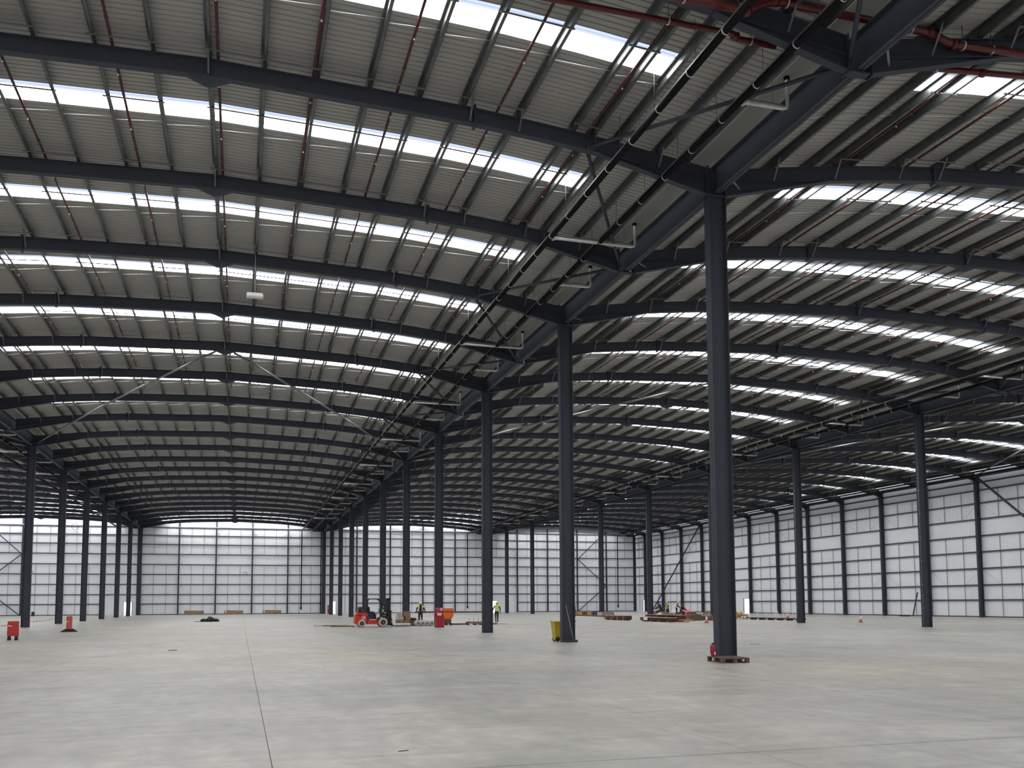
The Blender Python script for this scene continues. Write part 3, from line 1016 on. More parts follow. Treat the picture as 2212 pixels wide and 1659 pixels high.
# yellow wheelie bin behind the second middle column
t = thing('wheelie_bin', 'yellow two-wheeled bin half hidden behind the second middle column', 'bin', (-.13, 14.05, 0))
mb = MB()
v0 = [(-.18, -.2, .06), (.18, -.2, .06), (.18, .2, .06), (-.18, .2, .06)]
v1 = [(-.24, -.27, .80), (.24, -.27, .80), (.24, .27, .80), (-.24, .27, .80)]
mb.add(v0 + v1, [(3, 2, 1, 0), (4, 5, 6, 7), (0, 1, 5, 4), (1, 2, 6, 5), (2, 3, 7, 6), (3, 0, 4, 7)])
mb.build('bin_body', 'yellow', t)
MB().box(-.26, .26, -.29, .29, .80, .86).build('bin_lid', 'yellow', t)
MB().tube([(-.29, -.2, .82), (-.29, .2, .82)], .016, 8).build('bin_handle', 'yellow', t)
for yy in (-.22, .22):
    MB().lathe([(.10, -.025), (.10, .025)], 'y', (-.10, yy, .10), 14).build('bin_wheel', 'rubber', t)
# broom leaning on the second middle column
t = thing('broom', 'long-handled broom leaning against the second middle column', 'broom', (.03, 12.85, 0), .05)
MB().box(-.28, .28, -.05, .05, .05, .10).build('broom_head', 'wooddk', t)
MB().box(-.27, .27, -.06, .06, 0, .05).build('bristles', 'black', t)
MB().tube([(.10, 0, .10), (-.12, .28, 1.55)], .014, 8).build('broom_handle', 'woodlt', t)

# --- forklift
FL = thing('forklift', 'red and black forklift truck with pale tyres and gas bottle', 'forklift', (0, 42.4, 0))
def fl_box(n, m_, x0, x1, y0, y1, z0, z1): return MB().box(x0, x1, y0, y1, z0, z1).build(n, m_, FL)
HWf = .52
cw = MB().prism([(-5.52, .30), (-5.46, .22), (-4.62, .22), (-4.62, .92), (-4.70, 1.0), (-5.36, 1.0), (-5.50, .88)], -HWf, HWf).build('counterweight', 'redpaint', FL)
MB().box(-5.30, -5.0, -HWf - .004, -HWf, .80, .86).build('counterweight_slot', 'black', cw)
mb = MB()
for k in range(2):
    x = -5.02 + .13 * k
    mb.prism([(x, .62), (x + .03, .62), (x + .06, .76), (x + .09, .62), (x + .12, .62), (x + .08, .80), (x + .045, .80)], -HWf - .008, -HWf - .002)
mb.box(-5.05, -4.76, -HWf - .008, -HWf - .002, .555, .585)
mb.build('white_logo', 'white', cw)
MB().prism([(-4.72, .60), (-4.45, .52), (-4.35, .62), (-4.72, .82)], -HWf - .006, -HWf + .01).build('purple_stripe', 'purple', FL)
chs = MB().prism([(-4.66, .20), (-3.22, .20), (-3.22, .46), (-3.55, .50), (-4.66, .50)], -HWf, HWf).build('chassis', 'redpaint', FL)
MB().box(-4.50, -3.95, -HWf - .008, -HWf, .50, .545).build('white_lettering_strip', 'white', chs)
MB().prism([(-4.66, .50), (-3.15, .50), (-3.05, .72), (-3.35, .82), (-3.65, .60), (-4.05, .60), (-4.10, .96), (-4.62, 1.0)], -HWf + .02, HWf - .02).build('cab_body', 'black', FL)
MB().prism([(-4.60, .96), (-4.12, .96), (-4.12, 1.08), (-4.42, 1.10), (-4.46, 1.42), (-4.58, 1.44)], -.24, .24).build('seat', 'black', FL)
MB().box(-4.15, -4.0, -.5, -.3, .62, .95).build('control_panel', 'greybit', FL)
MB().tube([(-3.50, 0, .70), (-3.72, 0, 1.16)], .03, 8).build('steering_column', 'black', FL)
st = MB()
st.tube([(-3.74 + .06 * math.cos(a) * .4, .17 * math.sin(a), 1.17 + .15 * math.cos(a)) for a in [2 * PI * k / 16 for k in range(17)]], .014, 6)
st.build('steering_wheel', 'black', FL)
og = MB()
for yy in (-.46, .46):
    og.tube(elbow([(-4.64, yy, .95), (-4.62, yy, 1.98), (-3.75, yy, 1.98), (-3.42, yy, 1.40), (-3.12, yy, .70)], 8, .20), .035, 8)
    og.tube(elbow([(-3.95, yy * .9, 1.98), (-3.60, yy * .9, 1.85), (-3.25, yy * .9, .95)]), .022, 8)
og.box(-4.62, -3.78, -.48, -.43, 1.96, 2.01).box(-4.62, -3.78, .43, .48, 1.96, 2.01)
for k in range(7):
    og.box(-4.58 + k * .12, -4.53 + k * .12, -.46, .46, 1.965, 2.0)
og.build('overhead_guard', 'black', FL)
MB().box(-4.70, -4.58, -.30, -.05, 1.0, 1.95).build('rear_guard_plate', 'black', FL)
MB().lathe([(.0, 1.92), (.05, 1.92), (.055, 2.0), (.045, 2.06), (0, 2.07)], 'z', (-4.74, -.42, 0), 12).build('beacon', 'reddark', FL)
gb = MB().lathe([(0, -.36), (.10, -.34), (.155, -.28), (.155, .28), (.10, .34), (0, .36)], 'y', (-5.12, 0, 1.30), 16).build('gas_bottle', 'reddark', FL)
MB().box(-5.25, -4.98, -.25, .25, 1.0, 1.16).build('bottle_cradle', 'black', gb)
ms = MB()
for yy in (-.28, .28):
    ms.prism([(-3.12, .10), (-2.98, .10), (-3.02, 2.03), (-3.16, 2.03)], yy - .05, yy + .05)
    ms.prism([(-3.27, .10), (-3.14, .10), (-3.18, 2.03), (-3.31, 2.03)], yy - .07, yy + .07)
ms.prism([(-3.30, 1.93), (-3.02, 1.93), (-3.02, 2.03), (-3.30, 2.03)], -.33, .33).box(-3.22, -3.06, -.33, .33, 1.05, 1.15).box(-3.22, -3.06, -.33, .33, .25, .33)
ms.tube([(-3.14, 0, .2), (-3.17, 0, 1.9)], .045, 8)
ms.build('mast', 'black', FL)
ca = MB()
ca.box(-2.98, -2.90, -.50, .50, .16, .26).box(-2.98, -2.90, -.50, .50, .52, .60).box(-2.98, -2.88, -.46, .46, 1.08, 1.14)
for k in range(6):
    ca.box(-2.97, -2.93, -.44 + k * .175, -.41 + k * .175, .55, 1.10)
ca.build('load_backrest', 'black', FL)
for yy in (-.25, .25):
    MB().prism([(-2.90, .05), (-1.85, .05), (-1.85, .07), (-2.85, .11), (-2.85, .60), (-2.90, .60)], yy - .05, yy + .05).build('fork', 'black', FL)
MB().box(-3.42, -3.36, -.56, -.50, .95, 1.03).build('work_light', 'white', FL)
def wheel(x, y, r, w):
    o = MB().lathe([(r * .55, -w / 2), (r * .93, -w / 2), (r, -w * .35), (r, w * .35), (r * .93, w / 2), (r * .55, w / 2), (r * .55, -w / 2)], 'y', (x, y, r), 24, False).build('tyre', 'tyre', FL)
    rim = .40 if r < .3 else .54
    MB().lathe([(0, -w * .42), (r * rim, -w * .42), (r * .552, -w / 2 + .004), (r * .552, w / 2 - .004), (r * rim, w * .42), (0, w * .42)], 'y', (x, y, r), 20).build('wheel_rim', 'black', o)
    MB().lathe([(0, -w / 2 - .02), (r * .14, -w / 2 - .02), (r * .26, -w * .40), (r * .26, w * .40), (r * .14, w / 2 + .02), (0, w / 2 + .02)], 'y', (x, y, r), 12).build('wheel_hub', 'greybit', o)
for yy in (-.46, .46):
    wheel(-5.03, yy, .265, .20)
    wheel(-3.53, yy, .325, .22)
MB().prism([(-3.95, .40), (-3.85, .62), (-3.65, .72), (-3.40, .72), (-3.18, .60), (-3.18, .66), (-3.38, .78), (-3.68, .78), (-3.92, .66), (-4.02, .42)], -HWf - .06, -HWf + .18).build('front_mudguard', 'black', FL)
# load on the forks: timber slab with bundled parts
o = MB().box(-2.83, -1.55, -.5, .5, .11, .23).build('load_board', 'woodlt', None, (0, 42.4, 0))
o.data.materials[0] = M['sack']
tag(o, 'pale flat board lifted on the forklift forks', 'board')

def blob(name, label, cat, loc, r, mt, seed, squash=(1, 1, 1), group=None, n=10, parent=None):
    rr = random.Random(seed)
    bm = bmesh.new()
    bmesh.ops.create_icosphere(bm, subdivisions=3, radius=1)
    ph = [rr.uniform(0, 6) for _ in range(6)]
    for v in bm.verts:
        k = 1 + .12 * math.sin(3 * v.co.x + ph[0]) + .10 * math.sin(4 * v.co.y + ph[1]) + .08 * math.sin(7 * v.co.z + 5 * v.co.x + ph[2])
        v.co = Vector((v.co.x * r * squash[0], v.co.y * r * squash[1], v.co.z * r * squash[2])) * k
        v.co.z = max(v.co.z, -r * squash[2] * .55)
    zmin = min(v.co.z for v in bm.verts)
    for v in bm.verts: v.co.z -= zmin
    for f_ in bm.faces: f_.smooth = True
    me = bpy.data.meshes.new(name)
    bm.to_mesh(me); bm.free()
    me.materials.append(M[mt])
    o = put(name, me, parent, loc)
    if label: tag(o, label, cat, group)
    return o
def carton(loc, size, label, rz=0, mt='carton', cat='box', group=None, name='carton', lid=True):
    t = thing(name, label, cat, loc, rz, group)
    sx, sy, sz = size
    MB().box(-sx / 2, sx / 2, -sy / 2, sy / 2, 0, sz * .97).build('box_body', mt, t)
    MB().box(-sx / 2 - .01, -.004, -sy / 2 - .01, sy / 2 + .01, sz * .97, sz).build('lid_flap', mt, t)
    MB().box(.004, sx / 2 + .01, -sy / 2 - .01, sy / 2 + .01, sz * .97, sz).build('lid_flap', mt, t)
    return t
# stack of goods just beyond the forks
pallet((-1.55, 44.9, 0), 0, 'pallet under the brown stack beyond the forklift forks', 1.2, 1.0)
spec = [((-1.90, 44.8, .145), (.45, .6, .30), 'carton', 0.05, 'lower left brown carton'), ((-1.38, 44.8, .145), (.5, .6, .26), 'crate', -.06, 'lower middle tan carton'),
        ((-1.86, 44.8, .45), (.5, .55, .22), 'wrap', .04, 'grey wrapped pack in the middle'), ((-1.30, 44.8, .41), (.4, .5, .28), 'carton', .1, 'middle right brown carton'),
        ((-1.88, 44.8, .675), (.42, .5, .30), 'wrap', -.1, 'grey wrapped pack at the top left'), ((-1.36, 44.8, .695), (.52, .5, .36), 'carton', .05, 'topmost brown carton')]
for l, sz, m_, rz, nm in spec:
    carton(l, sz, nm + ' of the stack beyond the forklift forks', rz, m_)
for k, (x, y, r, m_) in enumerate([(-.62, 44.2, .20, 'carton'), (-.35, 44.4, .24, 'greybit'), (-.9, 44.2, .16, 'wood'), (-.55, 44.9, .26, 'wood'), (-.10, 44.7, .2, 'carton')]):
    blob('rubble_sack', '%s of five lumpy brown sacks between forklift load and grey bundles' % ['leftmost front', 'largest', 'smallest', 'rearmost', 'rightmost'][k], 'sack', (x, y, 0), r, m_, 20 + k, (1, .9, 1.0), 'lumpy sacks')
# timber boards and offcuts left of the forklift
for k, (x, y, l, rz, m_) in enumerate([(-6.7, 46.6, 2.6, .03, 'woodlt'), (-6.2, 43.4, 1.7, -.02, 'wood'), (-6.0, 45.0, 1.2, .35, 'woodlt'), (-6.4, 45.6, 1.4, -.25, 'wood'), (-5.75, 44.4, .9, .8, 'woodlt'), (-6.9, 45.9, 1.0, .1, 'wood')]):
    o = MB().box(-l / 2, l / 2, -.06, .06, 0, .05 + .02 * (k % 2)).build('timber_board', m_, None, (x, y, 0), rz)
    tag(o, ['long pale timber board lying furthest behind the forklift', 'dark timber plank lying nearest behind the forklift', 'short pale board angled behind the forklift',
            'brown board crossing the others behind the forklift', 'small pale offcut by the forklift rear wheel', 'brown offcut left of the forklift boards'][k], 'board', 'timber boards')
# grey wrapped bundles right of the forklift load
for k in range(4):
    t = thing('wrapped_coil', '%s grey wrapped coil bundle on the floor left of the red cabinet' % ['leftmost', 'second', 'third', 'rightmost'][k], 'bundle', (-.78 + .34 * k, 43.35, 0), 0, 'grey coil bundles')
    MB().lathe([(.05, -.32), (.19, -.32), (.21, -.28), (.21, .28), (.19, .32), (.05, .32)], 'y', (0, 0, .215), 16).build('coil', 'wrap', t)
    MB().lathe([(.212, -.05), (.217, -.05), (.217, .05), (.212, .05)], 'y', (0, 0, .215), 16).build('strap', 'white', t)
    MB().lathe([(.0, -.325), (.10, -.325), (.10, -.30), (0, -.30)], 'y', (0, 0, .215), 14).build('core', 'greybit', t)
for k, (x, y, z, sx, m_) in enumerate([(-.9, 46.6, 0, 1.0, 'sack'), (.0, 47.0, 0, .9, 'sack'), (.75, 46.8, 0, .7, 'wrap'), (-.55, 46.7, .27, .8, 'wrap'), (.35, 46.9, .27, .8, 'sack')]):
    blob('flat_sack', '%s flat pale sack of the heap behind worker holding the red pipe' % ['lower left', 'lower middle', 'lower right', 'upper left', 'upper right'][k], 'sack', (x, y, z), .45 * sx, m_, 40 + k, (1.1, .8, .45), 'flat pale sacks')
t = thing('dark_duct_section', 'dark tapered duct piece lying on sacks left of the worker', 'duct', (-.95, 45.3, .0))
MB().prism([(-.45, .40), (.25, .30), (.42, .42), (.40, .55), (-.2, .60)], -.15, .15).build('duct_body', 'wooddk', t)
MB().box(-.3, .3, -.2, .2, 0, .36).build('trestle', 'greybit', t)
for k, (x, y, r) in enumerate([(.10, 44.3, .2), (.38, 44.1, .17)]):
    blob('white_sack', '%s white rounded sack beside the red cabinet' % ['larger', 'smaller'][k], 'sack', (x, y, 0.0), r, 'sack', 60 + k, (1, 1, 1.5))
# fire point cabinet with sign board (mid column)
def fire_point(loc, rz, label, s=1.0):
    t = thing('fire_point', label, 'cabinet', loc, rz)
    w, d = .58 * s, .36 * s
    MB().box(-w / 2, w / 2, -d / 2, d / 2, .04, .74 * s).build('cabinet_body', 'redcab', t)
    MB().box(-w / 2 + .02, w / 2 - .02, -d / 2 + .02, d / 2 - .02, 0, .04).build('plinth', 'black', t)
    MB().box(-w / 2 + .03, w / 2 - .03, -d / 2 - .012, -d / 2, .08, .70 * s).build('front_panel', 'redcab', t)
    for zz in (.30, .46, .60):
        MB().box(-.12, .12, -d / 2 - .018, -d / 2 - .012, zz * s, zz * s + .018).build('vent_slot', 'black', t)
    bk = MB().box(-w / 2, w / 2, d / 2 - .04, d / 2, .74 * s, 1.36 * s).build('sign_board', 'redcab', t)
    MB().box(-.17 * s, .17 * s, d / 2 - .05, d / 2 - .04, .80 * s, .98 * s).build('notice_sheet', 'white', bk)
    mb = MB()
    mb.tube([(-.14 * s + .07 * math.cos(a), d / 2 - .05, 1.24 * s + .06 * math.sin(a)) for a in [PI * (k / 8 - .1) for k in range(10)]], .012, 5)
    mb.box(-.155 * s, -.125 * s, d / 2 - .055, d / 2 - .04, 1.09 * s, 1.13 * s)
    mb.build('call_point_symbol', 'white', bk)
    mb = MB()
    for zz in (1.29, 1.245, 1.20, 1.155):
        mb.box(.04 * s, .24 * s, d / 2 - .055, d / 2 - .04, zz * s, (zz + .025) * s)
    mb.build('notice_lines', 'white', bk)
    for sx in (-.22, .22):
        MB().lathe([(.0, .74 * s), (.05, .74 * s), (.05, .94 * s), (.02, 1.0 * s), (0, 1.0 * s)], 'z', (sx * s, 0, 0), 10).build('extinguisher_top', 'white' if False else 'redcab', t)
    return t
fire_point((-.06, 38.95, 0), 0, 'red fire point cabinet with signs beside the fourth middle column')
fire_point((1.0, 132.3, 0), 0, 'small distant red fire point cabinet beside the end wall door', 1.05)
# orange skip on crate
t = thing('orange_skip', 'orange tilting skip bin on a timber crate right of the red cabinet', 'bin', (1.95, 45.5, .44))
MB().prism([(-.36, .10), (.30, .10), (.38, .30), (.38, .80), (-.36, .80)], -.32, .32).build('skip_body', 'orange', t)
MB().box(-.38, .40, -.34, .34, .76, .82).build('rim', 'orange', t)
MB().prism([(-.30, 0), (.20, 0), (.28, .10), (-.34, .10)], -.28, .28).build('skip_base', 'orange', t)
carton((1.85, 45.5, .12), (.62, .6, .32), 'brown timber crate under the orange skip', 0, 'wood')
pallet((1.85, 45.5, 0), 0, 'low pallet under the crate of the orange skip', .8, .8)['group'] = 'wooden pallets'
for k_, c in enumerate([o_ for o_ in bpy.data.objects if o_.name.startswith('carton') and o_.get('label', '').startswith('brown timber crate')]):
    c.location.z = .145; c.scale.z = .9
# stillage of dark timber with uprights
def stillage(loc, rz, label, n=4, L_=1.6):
    t = thing('stillage', label, 'rack', loc, rz, 'low stillages')
    for k in range(3):
        MB().box(-L_ / 2 + k * (L_ / 2) * .9, -L_ / 2 + k * (L_ / 2) * .9 + .10, -.4, .4, 0, .10).build('bearer', 'wooddk', t)
    for k in range(5):
        MB().box(-L_ / 2, L_ / 2, -.40 + k * .17, -.28 + k * .17, .10, .22 + .03 * (k % 2)).build('timber', 'wooddk' if k % 2 else 'carton', t)
    for k in range(n):
        MB().box(-L_ / 2 + .1 + k * (L_ - .2) / (n - 1) - .012, -L_ / 2 + .1 + k * (L_ - .2) / (n - 1) + .012, -.42, -.39, 0, .52).build('upright', 'galvd', t)
    return t
stillage((3.9, 44.8, 0), 0, 'low stillage with thin uprights between orange skip and third middle column', 4, 1.25)
for k, (x, y, l, rz, m_) in enumerate([(2.9, 45.9, 1.3, .05, 'reddark'), (2.95, 46.1, 1.4, -.04, 'wood'), (5.2, 45.7, 1.4, -.12, 'wood'), (5.0, 46.1, 1.2, .2, 'carton'), (5.3, 45.3, .9, .05, 'wood')]):
    o = MB().box(-l / 2, l / 2, -.08, .08, 0, .10).build('timber_baulk', m_, None, (x, y, 0), rz)
    tag(o, ['reddish baulk lying left of the low stillage', 'brown baulk lying just behind the reddish one', 'long brown baulk right of the low stillage',
            'tan baulk behind the long brown one', 'short brown baulk nearest the stillage right end'][k], 'timber', 'timber baulks')
o = MB().box(-.9, .9, -.5, .5, 0, .03).build('floor_board', 'woodlt', None, (5.9, 46.2, 0), .1)
tag(o, 'pale plywood sheet on the floor by the walking worker', 'board')
# three long crates at the end wall
for k, (xa, xb) in enumerate(((-21.69, -18.78), (-15.69, -12.78), (-9.76, -6.86))):
    t = thing('long_crate', '%s of three long brown crates along the end wall' % ['left', 'middle', 'right'][k], 'crate', ((xa + xb) / 2, 131.0, 0), 0, 'long crates')
    L_ = xb - xa
    MB().box(-L_ / 2, L_ / 2, -.35, .35, .12, .66).build('crate_body', 'crate', t)
    for q in range(3):
        MB().box(-L_ / 2 + .1 + q * (L_ - .35) / 2, -L_ / 2 + .25 + q * (L_ - .35) / 2, -.36, .36, 0, .12).build('skid', 'woodlt', t)
    MB().bar((-L_ / 2 + .2, -.362, .22), (L_ / 2 - .1, -.362, .58), .02, .10, (0, 0, 1)).build('diagonal_batten', 'woodlt', t)
    if k > 0:
        MB().box(-L_ / 2 + .1, -L_ / 2 + .38, -.372, -.355, .35, .58).build('paper_label', 'white', t)
# black heap of straps
for k, (x, y, r, sq) in enumerate([(-16.5, 69.2, .34, (1.3, .8, .55)), (-15.9, 69.0, .38, (1.0, .8, .8)), (-15.5, 69.3, .32, (1.1, .8, .6))]):
    blob('black_bag', '%s of the three black bags heaped on the open floor' % ['left', 'tallest middle', 'right'][k], 'bag', (x, y, 0), r, 'black', 80 + k, sq, 'black bags')
o = MB().box(-.3, .3, -.15, .15, 0, .04).build('black_mat', 'black', None, (-17.1, 69.3, 0)); tag(o, 'flat black mat left of the heaped bags', 'mat')
t = thing('black_case', 'black upright case standing before the end wall on the far left', 'case', (-43.1, 130, 0))
MB().box(-.19, .19, -.2, .2, .0, .62).build('case_body', 'black', t); MB().box(-.06, .06, -.215, -.2, .34, .42).build('case_panel', 'greybit', t); MB().tube(ring_pts((0, 0, .62), .08, 0, PI, 8), .015, 6).build('case_handle', 'black', t)
# red plastic barriers with black feet and tape
def barrier(loc, rz, label, w=.50):
    t = thing('safety_barrier', label, 'barrier', loc, rz, 'red safety barriers')
    fr_ = MB().prism([(-w / 2, .20), (w / 2, .20), (w / 2 - .005, .86), (w / 2 - .03, .90), (-w / 2 + .05, .90), (-w / 2 + .01, .86)], -.03, .03).build('barrier_panel', 'redplas', t)
    MB().box(-w / 2 + .04, w / 2 - .04, -.04, -.03, .33, .68).build('recessed_board', 'redplas', fr_)
    MB().box(-w / 2 + .02, w / 2 - .02, -.04, -.03, .73, .77).build('rail', 'redplas', fr_)
    for sx in (-1, 1):
        MB().prism([(sx * w * .30 - .07, 0), (sx * w * .30 + .07, 0), (sx * w * .30 + .045, .20), (sx * w * .30 - .045, .20)], -.24, .24).build('rubber_foot', 'rubber', t)
    MB().bar((-w / 2 + .02, -.045, .70), (-w / 2 + .20, -.045, .65), .012, .04, (0, 0, 1)).build('tape_end', 'tape', t)
    return t
barrier((-23.62, 25.3, 0), .12, 'red plastic barrier panel on two black feet at the left edge')
t = thing('safety_barrier', 'red plastic barrier seen end-on with spread black foot, left side', 'barrier', (-23.38, 38.9, 0), 1.46, 'red safety barriers')
MB().prism([(-.5, .22), (.5, .22), (.5, .88), (.42, .97), (-.42, .97), (-.5, .88)], -.035, .035).build('barrier_panel', 'redplas', t)
for sx in (-.32, .32):
    MB().prism([(-.44, 0), (.44, 0), (.40, .03), (.10, .20), (-.10, .20), (-.40, .03)], sx - .07, sx + .07, 'x').build('rubber_foot', 'rubber', t)
MB().box(-.45, .45, -.045, .045, .62, .66).build('rail', 'redplas', t)
MB().box(-.515, -.500, -.10, .10, .62, .67).build('tape_end', 'tape', t)
def tape(pts, label, w=.06):
    t = thing('barrier_tape', label, 'tape', (0, 0, 0), 0, 'barrier tape')
    n = 0
    for a, b in zip(pts, pts[1:]):
        a, b = Vector(a), Vector(b)
        k = max(2, int((b - a).length / .8))
        for i in range(k):
            p, q = a.lerp(b, i / k), a.lerp(b, (i + 1) / k)
            s_ = lambda u: Vector((0, 0, -.04 * math.sin(PI * u)))
            MB().bar(p + s_(i / k), q + s_((i + 1) / k), .004, w, (0, 0, 1)).build('tape_stripe', 'tape' if (n + i) % 2 else 'tapered', t)
        n += k
    return t
tape([(-25.3, 30.0, .62), (-23.9, 25.35, .72), (-23.42, 25.3, .80), (-28.9, 52.5, .45)], 'red and white tape from the left barrier to the nearest left column')
tape([(-28.3, 52.5, .42), (-28.95, 65.6, .40)], 'red and white tape between the two nearest left columns')
tape([(-28.2, 65.6, .38), (-23.5, 39.3, .66)], 'red and white tape from second left column to the end-on barrier')
# cones
def cone(loc, label, mt='conered'):
    t = thing('traffic_cone', label, 'cone', loc, 0, 'traffic cones')
    MB().box(-.18, .18, -.18, .18, 0, .035).build('cone_base', mt, t)
    MB().lathe([(.13, .035), (.095, .25)], 'z', (0, 0, 0), 16).build('cone_lower', mt, t)
    MB().lathe([(.095, .25), (.055, .50)], 'z', (0, 0, 0), 16).build('white_sleeve', 'white', t)
    MB().lathe([(.055, .50), (.03, .66), (.0, .67)], 'z', (0, 0, 0), 16).build('cone_tip', mt, t)
cone((21.92, 41.8, 0), 'faded cone standing just left of the nearest middle column')
cone((32.96, 37.6, 0), 'lone faded cone on the open floor by the right wall')
cone((38.4, 55.9, 0), 'faded cone behind the pipe rack left of a right-hand column')
# leaning post against right wall
o = MB().bar((XR - .55, 60.2, .02), (XR - .26, 59.7, 2.6), .12, .12).build('leaning_post', 'railm')
tag(o, 'grey steel section leaning upright against the right wall', 'post')
o = MB().box(-.9, .9, -.1, .1, 0, .12).build('steel_offcut', 'blackpipe', None, (XR - 1.0, 61.0, 0), 1.45)
tag(o, 'dark offcut lying at the foot of the leaning grey section', 'offcut')

# long bundles of red pipe on timber bearers
def pipe_bundle(loc, rz, label, L_=6.0, rows=3, cols=5, r=.05, lab=False, tarp=False):
    t = thing('pipe_bundle', label, 'pipes', loc, rz, 'bundles of red pipe')
    for k in range(4):
        y = -L_ / 2 + .5 + k * (L_ - 1) / 3
        MB().box(-.40, .40, y - .05, y + .05, 0, .09).build('timber_bearer', 'woodlt', t)
        MB().box(-.32, .32, y + .08, y + .11, .09, .10 + rows * r * 2 + .02).box(-.33, -.31, y + .08, y + .11, .0, .10 + rows * r * 2 + .02).build('binding_strap', 'sack', t)
    pm_ = MB().tube([(0, -L_ / 2, 0), (0, L_ / 2, 0)], r, 8).mesh('red_pipe', 'reddark')
    for a in range(rows):
        for b in range(cols):
            put('red_pipe', pm_, t, (-r * (cols - 1) + b * 2 * r, 0, .09 + r + a * 2 * r))
    MB().box(-.42, .42, -L_ / 2 + .2, L_ / 2 - .2, .10 + rows * r * 2, .13 + rows * r * 2).build('top_board', 'woodlt', t) if lab else None
    return t
pipe_bundle((20.9, 57.2, 0), 0, 'left far bundle of dark red pipes with pale straps on bearers', 5.2, 3, 6, .055)
pipe_bundle((21.0, 48.6, 0), -.02, 'front bundle of dark red pipes on pale timber bearers', 6.2, 2, 6, .06, True)
pipe_bundle((22.2, 49.8, 0), .03, 'second bundle of dark red pipes just behind the front one', 6.4, 4, 6, .055, True)
pipe_bundle((23.5, 52.4, 0), .0, 'third bundle of dark red pipes behind the other two', 5.8, 4, 5, .05, False)
o = MB().strip([(-.455, .12), (-.45, .372), (0, .385), (.36, .378)], .9, .008).build('white_sheet', 'white', None, (21.0, 50.2, 0), -.02)
tag(o, 'white paper sheet draped over the front red pipe bundle', 'sheet')
for k, (x, y, l, rz) in enumerate([(21.4, 44.6, 1.2, .5), (21.9, 44.7, 1.0, -.6), (21.7, 44.9, 1.3, .1)]):
    o = MB().box(-l / 2, l / 2, -.06, .06, .0 + .08 * k, .07 + .08 * k).build('timber_offcut', 'woodlt', None, (x, y, 0), rz)
    tag(o, ['lowest pale offcut at the right end of the pipe bundles', 'middle pale offcut at the right end of the pipe bundles', 'topmost pale offcut at the right end of the pipe bundles'][k], 'timber', 'timber offcuts')
# row of palletised goods along the right-hand column row
cols_ = ['wrap', 'carton', 'carton', 'dirtyyel', 'wooddk', 'dirtyyel', 'black', 'wrap', 'carton']
for k in range(9):
    y = 90.0 - 1.65 * k
    t = thing('goods_pallet', '%s pallet load, counted from the far end, in the row left of the red pipes' % ORD[k].replace('nearest', 'first'), 'pallet', (28.0, y, 0), 0, 'row of pallet loads')
    for q in range(3):
        MB().box(-.5, .5, -.7 + q * .6, -.6 + q * .6, 0, .10).build('bearer', 'wooddk', t)
    MB().box(-.5, .5, -.72, .72, .10, .14).build('deck', 'woodlt', t)
    hh = [.42, .50, .50, .48, .42, .46, .50, .45, .50][k]
    for q in range(2):
        MB().box(-.46, .46, -.68 + q * .7, -.02 + q * .7, .14, hh + .05 * q).build('wrapped_load', cols_[k], t)
# scattered materials and workers on the far right
rr = random.Random(5)
kinds = ['carton', 'wood', 'reddark', 'greybit', 'wooddk', 'crate', 'sack', 'wood']
spots = [(29.5, 68.1), (32.0, 66.4), (35.6, 67.4), (30.9, 67.2), (36.0, 70.7), (27.8, 63.5), (35.5, 72.6), (27.2, 50.9), (35.7, 75.4), (29.0, 56.3), (25.8, 58.3), (25.1, 51.1), (33.6, 61.9), (31.5, 66.4), (37.5, 71.5), (31.9, 69.5), (34.7, 68.6), (27.4, 63.0), (37.1, 75.9), (30.5, 57.2), (28.8, 62.1), (26.0, 51.2), (29.1, 65.2), (26.6, 54.2), (38.9, 71.6), (29.0, 61.8), (34.2, 65.5), (29.6, 65.2), (34.1, 68.1), (27.2, 62.9), (30.7, 64.0), (30.6, 57.7), (28.7, 62.4), (25.8, 51.1), (27.0, 61.2), (26.6, 54.8), (37.4, 69.7), (32.7, 69.6), (33.4, 64.7), (28.2, 62.9), (35.5, 70.9), (32.1, 58.9), (31.1, 65.1), (29.8, 56.6), (34.9, 75.8), (26.6, 53.0), (28.0, 63.9), (28.7, 59.3), (35.9, 67.3), (32.1, 68.8), (33.5, 65.3), (29.9, 66.7), (35.7, 71.9), (28.1, 52.0), (34.8, 72.7), (27.2, 52.3), (34.4, 74.9), (29.8, 59.5), (30.2, 68.9), (28.8, 59.9), (38.9, 73.4), (32.8, 70.7), (36.4, 71.2), (28.0, 63.3), (34.2, 69.5), (28.3, 52.7), (34.8, 73.3), (27.5, 53.2), (27.8, 61.7), (26.2, 53.1)]
adj = ['tan', 'brown', 'dark red', 'grey', 'very dark', 'pale brown', 'whitish', 'earth-brown']
